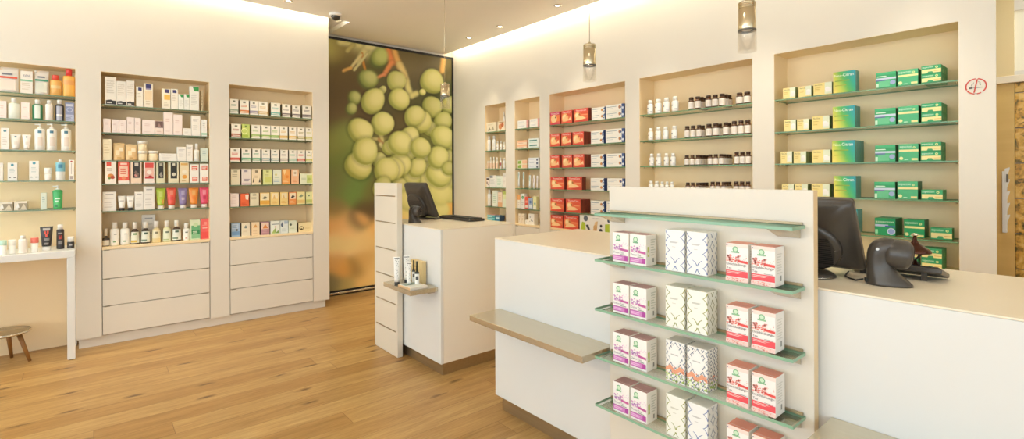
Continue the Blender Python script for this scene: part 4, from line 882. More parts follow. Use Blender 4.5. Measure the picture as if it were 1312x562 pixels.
R('a2', 0, ZA2[0], .012, '''c 134.6 148.8 98.7 wave d=.07 | tallest white carton with black wave
c 149 161.5 104 wave d=.07 | white carton with black wave
c 161.8 172.2 103.3 wave d=.07 | slim white carton with black wave
c 174.5 183.5 111 navy d=.05 | slim carton with navy label
c 184.3 196 107 navyo d=.06 | carton with navy label and orange tint
c 207.5 218.5 114 navyy d=.05 | carton with navy label and yellow patch
c 219 228 114 navy d=.05 | white carton with navy label
c 228.3 235.5 120.7 green d=.05 | short carton with green corner
c 235.8 242.8 120.7 green d=.05 | short carton with green corner
c 243 255 110.7 green d=.06 | tall carton with green corner
c 257 260.5 116 slimb d=.06 i=.05 | thin beige carton''')
R('a2', 1, ZA2[1], .012, '''c 132 142 152 pink d=.06 | pinkish carton
c 143 152.3 153 pink d=.06 | pinkish carton
c 152.6 162 153.8 pink d=.06 | pinkish carton
c 162.4 172 150.3 pink d=.06 | taller pinkish carton
c 172.3 180.5 151 pink d=.06 | taller pinkish carton
c 182 198 153.7 pink d=.06 | wide pinkish carton
c 198.4 209.4 155 brown d=.06 | small carton with brown panel
c 209.8 221.6 144 pink d=.06 | tall pinkish carton
c 222 233.5 146.8 pink d=.06 | tall pinkish carton
c 234.6 245 164.3 plain d=.06 | short white carton
c 245.3 256.6 148.2 plain d=.06 | tall white carton
c 258 265.2 153.2 mintb d=.04 | slim carton with mint base''')
R('a2', 2, ZA2[2], .012, '''c 131.5 143.2 178.2 cream d=.06 | tall cream carton
bag 145 160 183.6 x | crumpled beige bag
bag 160.4 175.6 185 x | crumpled beige bag
jar 176 189 180.8 cr k=2 | cream jar of a stack
jar 190 203 193.2 cr | single cream jar
c 204 226.8 196.6 plain d=.08 | wide low white carton
c 227 238.8 188.2 plain d=.06 | white carton
c 239.2 247 184.8 plain d=.05 | slim white carton
b 248 255.2 184 conew | slim white bottle
c 257 266.5 189.7 clear d=.05 | pale white carton''')
R('a2', 3, ZA2[3], .012, '''c 134.6 149 206.2 food d=.05 | carton with red square and fruit
c 151.3 165.5 206.7 redb d=.05 | bright red carton
c 167.3 181.5 207.2 blk d=.05 | peach carton with black panel
c 184.2 198 207.3 redw d=.05 | white carton with red panel
c 200 211.3 207.8 blkg d=.05 | pale green carton with black panel
c 215.6 229 207.8 blkg2 d=.05 | beige carton with black panel
c 230.3 242 208 oat d=.05 | cream carton with orange picture
c 243.2 254.8 209.2 rlet d=.05 | white carton with red blocks
c 256 267.3 208.8 rlet d=.05 | white carton with red blocks''')
R('a2', 4, ZA2[4], .03, '''c 131.2 149 245.6 text d=.06 | wide white carton with grey print
t 150.5 161.6 250.6 bk | white tube with black cap
t 162 172.2 250.6 bk | white tube with black cap
c 172.6 183.8 245.6 text d=.06 | white carton with grey print
c 184.2 198 238.8 text d=.06 | taller white carton with grey print
t 199.6 212.4 241 lime | lime green tube
t 213.2 226.2 240.6 red | red tube
t 228 240.6 241 purple | purple tube
t 241.6 254.6 240.6 orange | orange tube
t 255.4 267.8 240.2 pinkt | pink tube''')
R('a2', 5, ZB, .06, '''b 130.7 140.5 292.6 drop | tiny dark dropper bottle
b 140.7 153.2 285 whitew | white bottle
b 154 166.2 285 whitew | white bottle
b 166.6 179 284.6 brownw | brown bottle with yellow print
b 180 193 284 brownp | brown bottle with pale label
b 194 206.6 283 yelw | yellow bottle
b 208 219.6 282.6 pgreen | pale green bottle
b 220 232.6 282 brownp | brown bottle with pale label
b 234 243.2 285.6 whites | small white bottle
c 243.6 256.6 281.6 gpack d=.05 | green carton
c 257.5 268.8 280.2 rpack d=.05 | coral red carton''')
row('L', NAMES['a2'], 'bottom', ZB, .17, 'c 181.5 199 275 text d=.04 | white carton behind the brown bottles', 'goods on the bottom shelf of the middle left-wall niche')
def T(ws): return ws
def teas(i, z, ins, items):
    R('a3', i, z, ins, '\n'.join(f'c {a} {b_} {t} {s} d=.07 | {l}' for a, b_, t, s, l in items))
teas(0, ZA3[0], .012, [(294.3, 305.4, 126.7, 'tea_grey2', 'tea box with grey-green band'), (307, 319, 128.2, 'tea_orange', 'tea box with orange band'), (320, 330.4, 129.2, 'tea_purple', 'tea box with mauve band'), (331, 343, 130.2, 'tea_yellow', 'tea box with ochre band'),
     (347, 359, 131.8, 'tea_teal3', 'tea box with teal band'), (361.3, 372.2, 133.6, 'tea_plum', 'tea box with plum band'), (374.2, 385, 135, 'tea_plum', 'tea box with plum band'), (387.2, 398.8, 135.3, 'tea_plum', 'tea box with plum band')])
teas(1, ZA3[1], .012, [(296.2, 308.6, 158.6, 'tea_brick', 'tea box with brick band'), (310, 320, 159, 'lime', 'lime green tea box'), (322, 333.5, 160, 'tea_grn', 'tea box with green band'), (335, 346.6, 160.6, 'tea_grn', 'tea box with green band'), (347, 357.5, 161.2, 'tea_grn', 'tea box with green band'),
     (358.2, 368.6, 161.7, 'tea_yor', 'tea box with yellow band'), (370, 379.8, 162.3, 'tea_yor', 'tea box with yellow band'), (381, 390.6, 163.2, 'tea_olive', 'tea box with olive band'), (391.4, 400, 163.7, 'tea_ygr', 'tea box with yellow-green band')])
teas(2, ZA3[2], .012, [(295, 307.4, 189.6, 'tea_red', 'tea box with red band'), (309.4, 322, 190.2, 'tea_egreen', 'tea box with deep green band'), (323.2, 333.6, 190.4, 'tea_egreen', 'tea box with deep green band'), (335.2, 346, 191, 'tea_slate', 'tea box with slate band'), (347, 357.6, 191.6, 'tea_slate', 'tea box with slate band'),
     (359, 369, 191.8, 'tea_pgrey', 'tea box with pinkish grey band'), (370.2, 380, 192, 'tea_mintp', 'tea box with mint band'), (381, 390.8, 192.2, 'tea_red', 'tea box with red band'), (391.6, 400.2, 192.4, 'tea_ygr', 'tea box with yellow-green band')])
teas(3, ZA3[3], .02, [(295.6, 307.6, 216.6, 'greige', 'beige tea box'), (309.2, 321.4, 216.2, 'lilacb', 'pale lilac tea box'), (322.2, 335, 216.2, 'figs', 'cream tea box with dark figures'), (336.8, 348.6, 217, 'limeb', 'lime yellow tea box'), (349.6, 360.6, 217, 'paleb', 'pale blue-green tea box'),
     (361.2, 371.8, 216.6, 'orn', 'orange tea box'), (373, 383, 216.8, 'salmon', 'salmon tea box'), (384.4, 401, 222.2, 'limew', 'low wide lime tea box')])
teas(4, ZA3[4], .02, [(295, 306.2, 247.6, 'pinkw', 'pale pink tea box'), (308, 319.2, 248, 'ornr', 'bright red-orange tea box'), (320.2, 331.8, 247.2, 'greige', 'beige tea box'), (333, 345.6, 246.8, 'bird', 'yellow tea box with a bird'), (346.2, 357.6, 246.2, 'yelo', 'yellow tea box'),
     (358.8, 369.2, 246, 'yelo', 'yellow tea box'), (370, 379.8, 246, 'birdo', 'orange tea box with a bird'), (380.6, 390.8, 245.7, 'birdl', 'pale yellow tea box with a leaf'), (391.8, 400.6, 245.6, 'birdg', 'yellow-green tea box with a leaf')])
teas(5, ZB, .04, [(296.2, 307.8, 286, 'blue', 'blue tea box'), (309.2, 320.4, 285.4, 'herb', 'cream tea box with grey sprig'), (322, 332.6, 284.6, 'peach', 'peach tea box'), (334.2, 345.2, 284.4, 'mauve', 'mauve tea box'), (346.6, 358.6, 283, 'plant', 'white tea box with green plants'),
     (359.2, 369.2, 282.6, 'wblue', 'white and blue tea box'), (369.8, 380.2, 282.6, 'wgreen', 'pale green tea box'), (382.2, 400, 285, 'logo', 'wide cream tea box with dark emblem')])

# ================================================================== goods, right wall
R('n1', 0, ZR[0], .02, '''c 623.4 635 157 pic d=.06 | cream carton with line drawing
c 637.5 646.5 155.2 ora d=.06 | carton with orange picture
b 644.5 648.5 143 wht i=.11 | tall white bottle''')
R('n1', 1, ZR[1], .03, '''b 624 629.6 174.6 wht | tall white bottle
b 629.8 636 174.2 wht | tall white bottle
b 636.4 640.2 180.6 cap3 | small cream bottle
b 640.8 644.6 180.2 cap3 | small cream bottle
b 645 648.6 182 cap3 | small cream bottle''')
R('n1', 2, ZR[2], .03, '''b 623 627.2 201.2 oint | ointment bottle with peach label
b 627.4 631.4 201.2 oint | ointment bottle with peach label
b 631.6 635.4 201.2 oint | ointment bottle with peach label
b 635.6 639.4 201.4 oint | ointment bottle with peach label
b 639.8 644.2 202 redl | white bottle with dark red label
b 644.6 648.6 202.6 wht | white bottle''')
R('n1', 3, ZR[3], .02, '''c 622.2 627 226.8 floral d=.05 | small carton with dark flowers
c 627.4 635.6 224.6 grey d=.07 | white carton with grey corner
c 636 643.8 225.4 mint d=.07 | white carton with green lines
c 644.2 649 221.5 plain d=.06 | tall white carton''')
R('n1', 4, ZR[4], .03, '''b 624 630 242.8 wht | white bottle with cream label
c 630.8 637.4 244 mint d=.05 | white carton with green lines
c 637.8 643.4 246 pch d=.05 | peach carton
c 643.8 648.6 244.6 lim d=.05 | lime and white carton''')
R('n1', 5, ZB2, .03, '''c 623.6 634.2 275.2 teal k=2 d=.1 | turquoise carton
c 634.6 640 276 teal2 d=.08 | blue carton''')
R('n2', 0, ZR[0], .02, '''c 663 676.4 154 wst k=2 d=.1 | white carton with pink end
c 678.4 690.6 152 wst k=2 d=.1 | white carton with pink end''')
R('n2', 1, ZR[1], .02, '''c 663 675 179.6 orst k=2 d=.09 | orange and white carton
c 677 690 177.2 must k=2 d=.09 | white carton with green word''')
R('n2', 2, ZR[2], .02, '''c 663 675.4 204.8 grst k=2 d=.09 | cream carton with green leaf
c 677 690 202 dots k=3 d=.09 | pale carton with blue dot''')
R('n2', 3, ZR[3], .03, '''t 663.8 667.2 220.2 slimt | thin white tube
t 670 673.4 220.2 slimt | thin white tube
t 677.6 681.4 224.2 slimt | shorter mint tube
t 682.8 686.8 224.4 slimp | short white tube
t 687.6 690.8 225 slimp | short pinkish tube''')
R('n2', 4, ZR[4], .03, '''c 662.8 666.6 249.2 o2 d=.04 | orange topped carton
c 667.4 672 248 g2 d=.04 | carton with green disc
c 672.4 676.6 252 r2 d=.04 | red carton
c 677 682.2 253.6 b2 d=.04 | blue carton
c 682.8 687 251.6 y2 d=.04 | pale yellow carton''')
R('n2', 5, ZB2, .03, '''c 664 667.6 273.8 ctn d=.04 | slim cream carton
c 668 671.6 273.8 ctn d=.04 | slim cream carton
c 673 676.8 281.8 spot d=.05 | short spotted carton
c 677 684.4 274 spot d=.06 | tall spotted carton''')
R('n3', 0, ZR[0], .0, '''c 704.8 717.4 143.6 thermom d=.07 | magenta topped red box
c 719 733 141.6 thermo d=.07 | red box
c 735 754 139 thermow d=.045 | wide red box
c 758 774.8 137.4 navs k=2 d=.09 | white carton with navy corner
c 776 799.4 133.8 nav k=2 d=.09 | long white carton with navy end''')
R('n3', 1, ZR[1], .0, '''c 704.8 717.4 171.2 thermo d=.045 | red box
c 719 732 170 thermo d=.045 | red box
c 733.4 748 168.8 thermo n=2 d=.045 | red box
c 757 773.4 167.4 navs k=2 d=.09 | white carton with navy corner
c 776 799.6 165 nav k=2 d=.09 | long white carton with navy end''')
R('n3', 2, ZR[2], .01, '''c 704.6 716.6 198.6 thermo d=.05 | red box
c 720 733.2 198.2 thermo d=.05 | red box
c 734.2 748.6 197.6 thermo n=1 d=.05 | red box
c 757 773.8 197.6 navs k=2 d=.09 | white carton with navy corner
c 777 799.6 196.6 nav k=2 d=.09 | long white carton with navy end''')
R('n3', 3, ZR[3], .01, '''c 705.4 723 226.6 thermow d=.045 | wide red box
c 726 745.6 226.6 thermow d=.06 | wide red box
c 756.6 774 228 navs k=2 d=.09 | white carton with navy corner
c 778 800 228.4 nav k=2 d=.09 | long white carton with navy end''')
R('n3', 4, ZR[4], .012, '''c 705 722.4 254.2 thermow d=.045 | wide red box
c 725 744 255 thermow n=2 d=.045 | wide red box
c 756.8 774 257 navs k=2 d=.09 | white carton with navy corner
c 777 800 258 nav k=2 d=.09 | long white carton with navy end''')
R('n3', 5, ZB2, .012, '''c 705 721.2 275.8 thermow d=.06 | wide red box
c 722.4 741.2 276.6 thermow d=.06 | wide red box
c 742.6 784 277.2 photo d=.08 | wide white box with lime photographs''')
PILL = 'white pill bottle'
R('n4', 0, ZR[0], .0, '''b 829 837.4 128.6 pill | white pill bottle
b 838.6 848 127 pill | white pill bottle
b 849 858.4 125.2 pill | white pill bottle
b 860 869.6 123.6 pill | white pill bottle''')
R('n4', 1, ZR[1], .0, '''b 830.4 837.6 164.4 pill | white pill bottle
b 839.6 847.4 163.2 pill | white pill bottle
b 849 857 162.4 pill | white pill bottle
b 860 868.4 161.2 pill | white pill bottle''')
R('n4', 2, ZR[2], .01, '''b 832 838.8 197 pill | white pill bottle
b 840.2 848 196.6 pill | white pill bottle
b 850.8 857.6 196.4 pill | white pill bottle
b 859 866.4 196.2 pill | white pill bottle''')
R('n4', 3, ZR[3], .012, '''b 831 838 231.6 pill | white pill bottle
b 838.4 845.2 232 pill | white pill bottle
b 846 852 232.6 pill | white pill bottle
b 852.4 858 232.6 pill | white pill bottle
b 858.6 864.4 232.8 pill | white pill bottle''')
JG = 'brown pill jars in the brown-jar niche'
jars('brown-jar niche', 'top', ZR[0], .0, [('left block', 882, 898.6, 124.4, 2, 3), ('middle block', 904, 930, 121.4, 3, 4), ('right block', 943, 962.6, 118.4, 2, 1)], JG)
jars('brown-jar niche', 'second', ZR[1], .0, [('left block', 877.4, 900.2, 161, 3, 2), ('middle block', 904.4, 922, 158.4, 2, 2), ('lone pair', 926.4, 934.6, 157, 1, 2), ('right block', 937.2, 963, 154.4, 3, 1)], JG)
jars('brown-jar niche', 'third', ZR[2], .01, [('left block', 877.4, 898.4, 198.6, 3, 4), ('middle block', 907.4, 928.6, 197.6, 3, 4), ('right block', 941, 963.4, 194.4, 3, 1)], JG)
jars('brown-jar niche', 'fourth', ZR[3], .012, [('left block', 879, 898.4, 233.8, 3, 4), ('middle block', 910.4, 931.6, 232.8, 3, 3), ('right block', 940.4, 963, 232.4, 3, 1)], JG)
YB, YW, GR = 'small yellow box', 'wider yellow box', 'tall green-yellow box'
R('n5', 0, ZR[0], .0, '''c 1003 1019.2 112.6 yel d=.05 | small yellow box
c 1023 1039.6 110.6 yel d=.05 | small yellow box
c 1042 1066 106 yelw d=.05 | wider yellow box
c 1067.4 1096.4 91.2 grad n=1 d=.035 | tall green-yellow box
c 1122 1148.2 92.4 asil d=.07 | pale green box with silver panel
c 1149.6 1176.6 89 agrn d=.07 | green box with yellow stripe
c 1180 1206 83.6 asml k=2 n=2 d=.055 | low green box''')
R('n5', 1, ZR[1], .0, '''c 1004.4 1019.8 153.6 yel d=.05 | small yellow box
c 1021 1036.4 152.6 yel n=1 d=.04 | small yellow box
c 1040.2 1062.8 148.6 yelw n=1 d=.045 | wider yellow box
c 1066.8 1095.2 136 grad n=2 d=.035 | tall green-yellow box
c 1120.6 1147.8 138.8 asil d=.07 | pale green box with silver panel
c 1150 1177 135.8 agrn d=.07 | green box with yellow stripe
c 1180 1206.4 132 asml k=2 n=2 d=.05 | low green box''')
R('n5', 2, ZR[2], .005, '''c 1000 1015 194 yel d=.05 | small yellow box
c 1016.6 1033 194 yel n=2 d=.045 | small yellow box
c 1040.4 1064 192 yelw d=.05 | wider yellow box
c 1066 1095.2 180 grad n=4 d=.035 | tall green-yellow box
c 1121 1147.4 186 asil d=.07 | pale green box with silver panel
c 1151 1177 184.4 agrn d=.07 | green box with yellow stripe
c 1179.4 1206 182 asml k=2 n=1 d=.06 | low green box''')
R('n5', 3, ZR[3], .012, '''c 1001.6 1017.2 236 yel d=.05 | small yellow box
c 1018.2 1035 236 yel n=1 d=.05 | small yellow box
c 1039.6 1063 235.4 yelw n=1 d=.05 | wider yellow box
c 1068 1096.6 225.4 grad n=1 d=.05 | tall green-yellow box
c 1120 1147 233 asil d=.07 | pale green box with silver panel
c 1149.6 1176.2 232.4 agrn n=1 d=.05 | green box with yellow stripe
c 1180 1208 243.2 asml n=1 d=.05 | single low green box''')
R('n5', 4, ZR[4], .05, '''c 1068 1098.6 268 edge n=1 d=.05 | tall green-yellow box behind the monitor
c 1120.6 1147.4 279.6 asild n=2 d=.05 | deep green box with blue panel
c 1158 1184.8 281.6 agrnd n=1 d=.05 | deep green box with yellow stripe
c 1192 1220 292 asml d=.06 | low green box''')
R('n5', 5, ZB2, .03, '''c 1150 1176 318.5 asml k=2 d=.06 | low green box behind the bell
c 1180 1207 318.5 asml k=2 n=1 d=.06 | low green box''')

# ================================================================== counters
def counter(name, y0, y1, label, xb):
    r = empty(name, ((XC + xb) / 2, (y0 + y1) / 2, 0), 0, label, 'counter'); w, d = (xb - XC) / 2, (y1 - y0) / 2
    b = MB(); b.box(-w + .022, w - .001, -d, d, .0865, ZH - .0066, ch=.001); b.build('body', BODY, r)
    b = MB(); b.box(-w, -w + .0215, -d, d, .086, ZH - .0066, ch=.001); b.build('front_panel', LAM, r)
    b = MB(); b.box(-w, w, -d, d, ZH - .006, ZH, ch=.001); b.build('counter_top', BEIGE, r)
    b = MB(); b.box(-w + .03, w - .06, -d + .028, d - .028, 0, .086); b.build('kick_plate', STEEL, r)
    return r
counter('sales_counter', 2.852, 3.745, 'far white sales counter with steel plinth, standing before the mural', 2.40)
counter('sales_counter', -1.6, 2.266, 'near long white sales counter behind the tea display panel', 2.47)

def ledge(y0, y1, z, label, xf=1.560):
    b = MB(); b.box(0, XC - .0005 - xf, -(y1 - y0) / 2, (y1 - y0) / 2, -.03, 0, ch=.0018)
    o = b.build('bag_shelf', STEELL, None, (xf, (y0 + y1) / 2, z)); tag(o, label, 'shelf', 'steel bag shelves on the counters')
    k = MB(); k.box(XC - xf - .05, XC - xf - .0006, -(y1 - y0) / 2 + .04, (y1 - y0) / 2 - .04, -.045, -.0305); k.build('mounting_rail', STEEL, o)
ledge(1.409, 2.226, .588, 'wide empty steel shelf on the near counter front')
ledge(2.885, 3.275, .598, 'short steel shelf holding tubes on the far counter')
ledge(-.25, .556, .588, 'steel shelf at the lower edge right of the tea display')

# upright panel at the far counter
r = empty('slotted_panel', (XP, (3.361 + 3.7485) / 2, 0), 0, 'narrow cream upright panel with metal slots on the far counter', 'display panel'); hw = (3.7485 - 3.361) / 2
b = MB(); b.box(0, .042, -hw, hw, .002, 1.288, ch=.0015); b.build('board', PANELM, r)
for py in (249.8, 282.4, 315.1, 347.2, 379.3, 412):
    z = hit(482, py, 0, XP).z; b = MB(); b.box(-.0012, .006, -hw + .03, hw - .03, z - .004, z + .004); b.build('slot', STEEL, r)

# tea display panel
YD0, YD1 = .586, 1.386; ZS = [1.186, .994, .788, .588, .388]
r = empty('tea_display_panel', (XP, (YD0 + YD1) / 2, 0), 0, 'cream upright display panel carrying glass shelves of tea boxes', 'display panel')
b = MB(); b.box(0, .037, -(YD1 - YD0) / 2, (YD1 - YD0) / 2, .1, 1.296, ch=.0015, cols=['#e1d8c8', '#e1d8c8', '#e3c79a', '#e3c79a', '#e1d8c8', '#e1d8c8'])
b.build('board', mat('edged_board', attr=True, rough=.42), r)
b = MB(); b.box(.0, .03, -.36, .36, .002, .0995); b.build('foot', STEEL, r)
for i, z in enumerate(ZS):
    w = (1.384 - .609) / 2; b = MB(); y0, y1, t = -.1, -.002, .01
    P = [(x, y, q) for x in (-w, w) for y in (y0, y1) for q in (-t, 0)]
    b.idx(P, [(0, 2, 6, 4), (1, 5, 7, 3)], mi=0); b.idx(P, [(0, 1, 3, 2), (4, 6, 7, 5), (0, 4, 5, 1), (2, 3, 7, 6)], mi=1)
    o = b.build('glass_display_shelf', [GLASS, GEDGE], None, (XP, (.609 + 1.384) / 2, z), -math.pi / 2)
    tag(o, ('empty top glass shelf on the tea display panel', 'second glass shelf of tea boxes on the display panel', 'third glass shelf of tea boxes on the display panel', 'fourth glass shelf of tea boxes on the display panel', 'lowest visible glass shelf of tea boxes on the display panel')[i], 'shelf', 'glass shelves on the tea display')
    for sx in (-1, 1):
        k = MB(); xx = sx * (w - .048); k.prism([(-.002, -t - .0005), (-.085, -t - .0005), (-.002, -t - .032)], 0, xx - .035, xx + .035); k.prism([(-.085, -t - .0004), (-.085, -t - .0001), (-.002, -t - .0001), (-.002, -t - .0004)], 0, xx - .035, xx + .035); k.build('bracket', STEELL, o)
    k = MB(); k.box(-w + .01, w - .006, -.010, -.0022, .0005, .009, ch=.001); k.build('back_rail', STEEL, o)

# tea boxes on the display: x is depth, each row two + two + two
TEAB = {
 'det': dict(base='#f4f0ea', top='#b98a86', side='#efeae0', spec='c .36,.83,.12,#cfe6c8;o .36,.83,.14,.1,#6fa97c;r .2,.71,.52,.755,#7fb58a;s .06,.4,.62,.62,26,.045,#dfa4cf;s .12,.44,.5,.56,14,.04,#c78acb;s .5,.5,.98,.68,12,.02,#e3b4d4;q .5,.41,.98,.38,.98,.46,.5,.48,#c2609c;t .08,.3,.7,.37,#77777c,Detox Tee;r .02,.07,.96,.24,#b04a9c;r .05,.09,.76,.22,#cf86c2;l .08,.11,.72,.2,2,#ecc4e2;r .5,.26,.86,.285,#8fa08c',
             sspec='r .12,.3,.3,.62,#b9c26a;r .15,.36,.24,.44,#f0ecd8;l .42,.3,.9,.88,7,#cdccbf;r .6,.1,.72,.24,#8f8c84'),
 'ent': dict(base='#f6efe9', top='#ee9a82', side='#f1ebe2', spec='r 0,.9,1,1,#f7ddd2;c .44,.85,.11,#cfe6c8;o .44,.85,.13,.09,#6fae7f;r .26,.755,.62,.795,#8fbf94;s .04,.5,.62,.68,34,.05,#f5a79c;s .14,.53,.5,.66,18,.045,#ee7c70;s .5,.56,.98,.7,16,.022,#efa094;q .55,.515,1,.49,1,.555,.55,.575,#e0544e;t .04,.4,.97,.485,#5f5c5c,Entschlackungs-;t .05,.315,.27,.375,#5f5c5c,Tee;r .02,.12,1,.285,#e6525a;l .07,.2,.8,.265,2,#f8d6ce;r .0,.0,1,.1,#f4d3c8;s .03,.01,.97,.09,30,.03,#ef9a8c;r .55,.3,.92,.315,#a9a8a0;r .04,.94,.1,.96,#5c7a9c',
             sspec='l .2,.3,.85,.85,8,#d9d4c9;r .55,.12,.68,.26,#8f8c84'),
 'pbl': dict(base='#f3f2ee', top='#ebe7df', side='#eceae4', spec='x #6f82b0,2,3,s;l .26,.66,.74,.74,1,#cdcbc8;l .36,.57,.64,.61,1,#d6d4d0', sspec='x #76819c,2,3'),
 'pgr': dict(base='#f3f2e8', top='#e6e3d4', side='#ebe9dc', spec='x #969a44,2,3,s;l .26,.66,.74,.74,1,#cfcdc0;l .36,.57,.64,.61,1,#d9d6c8', sspec='x #8f8c5c,2,3'),
 'pmu': dict(base='#f3f0ea', top='#d9d4cc', side='#eae6de', spec='x #7f8a99,4,5;s .04,.55,.96,.98,40,.02,#8b95a3;q .5,.95,.72,.8,.86,.66,.72,.5,.5,.36,.28,.5,.14,.66,.28,.8,#f6f3ee;l .28,.64,.72,.7,1,#c2c0bc;q 0,.32,.25,.42,.5,.3,.75,.42,1,.32,1,.24,.75,.3,.5,.2,.25,.3,0,.24,#e9a582;s .03,.2,.97,.38,24,.035,#e08a70;s .03,.02,.97,.22,26,.06,#b5cf6c;s .05,.03,.95,.24,24,.022,#7d8a6c;c .2,.12,.09,#eef2dc;c .7,.12,.09,#eef2dc',
             sspec='x #66707e,3,6;s .04,.3,.96,.96,40,.03,#77808c;s .04,.22,.96,.36,18,.05,#e08a70;s .04,.02,.96,.22,20,.08,#a9c45c'),
}
def teabox(kind, y_left, w, h, z, label, dx=0.):
    s = TEAB[kind]; d = .068
    o = carton('tea_box', w, d, h, s['base'], s['spec'], s['side'], s['top'], s['sspec']).build('tea_box', PRINT, None, (1.622 + dx, y_left - w / 2, z + .0006), -math.pi / 2)
    tag(o, label, 'tea box', 'tea boxes on the display panel')
RN = ['top', 'second', 'third', 'lowest']
LOOK = {'det': 'magenta detox tea box', 'ent': 'red-topped white tea box', 'pbl': 'tall white tea box with blue lattice', 'pgr': 'tall white tea box with olive lattice', 'pmu': 'tall tea box with colourful leaf pattern'}
for i, z in enumerate(ZS[1:]):
    mids = [('pbl', 'pbl'), ('pgr', 'pgr'), ('pmu', 'pmu'), ('pgr', 'pbl')][i]
    for k, (kd, y, w, h) in enumerate((('det', 1.297, .0785, .119), ('det', 1.2125, .0765, .119), (mids[0], 1.052, .077, .15), (mids[1], .9655, .077, .15), ('ent', .821, .0735, .124), ('ent', .737, .0735, .124))):
        side = 'left' if k % 2 == 0 else 'right'
        same = not (k in (2, 3) and mids[0] != mids[1])
        teabox(kd, y, w, h, z, f'{LOOK[kd]}, {side} one of its pair, {RN[i]} stocked row' if same else f'{LOOK[kd]}, beside a different lattice, lowest stocked row')

# ================================================================== things on the far counter's shelf
def at_ledge(kind, style, px0, px1, pyt, x, label, z=.598, d=.02, cat=None, grp='tubes and leaflets on the far counter shelf', z1=None):
    A, B = hit(px0, pyt, 0, x), hit(px1, pyt, 0, x); w = A.y - B.y
    rz = -math.pi / 2
    if kind != 'c': w *= x / math.hypot(x, A.y); rz = R_(-27)
    return make(kind, style, w, A.z - z - .001, d, (x, (A.y + B.y) / 2, z + .0008), rz, label, cat, grp)
at_ledge('t', 'floral', 504.2, 513, 328.2, 1.578, 'black-capped white tube standing alone on the short steel shelf')
at_ledge('t', 'floral', 516.8, 525.6, 326.6, 1.662, 'tallest white tube, behind the others on the short steel shelf')
at_ledge('t', 'floral', 520.6, 527.4, 335.4, 1.62, 'shorter white tube in front of the tallest one')
D['kraft'] = dict(base='#e2c88e', spec='l .2,.2,.8,.8,4,#c9ad70')
at_ledge('c', 'kraft', 526, 541, 331.5, 1.73, 'pale straw-coloured carton against the far counter front', d=.03)
at_ledge('b', 'ink', 527.8, 532, 332.6, 1.697, 'thin dark-necked bottle, left of two by the straw carton')
at_ledge('b', 'ink', 531.2, 537.4, 334, 1.668, 'small bottle with white label, right of two by the straw carton')
D['leaf'] = dict(base='#ece6d8', spec='')
def booklet(y0, y1, x0, x1, z, t, cols, label):
    b = MB(); w, d = (y1 - y0), (x1 - x0); b.box(-w / 2, w / 2, 0, d, 0, t, ch=.0006, cols=['#e9e2d4', '#e9e2d4', cols[1], '#e9e2d4', '#e9e2d4', cols[0]])
    for (u0, u1, v0, v1, c) in cols[2]: b.face([(-w / 2 + w * u0, d * v0, t + .0002), (-w / 2 + w * u1, d * v0, t + .0002), (-w / 2 + w * u1, d * v1, t + .0002), (-w / 2 + w * u0, d * v1, t + .0002)], c)
    o = b.build('leaflet_stack', PRINT, None, (x0, (y0 + y1) / 2, z + .0008), -math.pi / 2); tag(o, label, 'leaflets', 'tubes and leaflets on the far counter shelf')
booklet(2.905, 3.07, 1.568, 1.70, .598, .016, ('#e6dfd2', '#e0b98a', [(.1, .5, .1, .9, '#8fa294'), (.55, .95, .2, .8, '#d9dcd0')]), 'stack of leaflets with green picture on the short steel shelf')

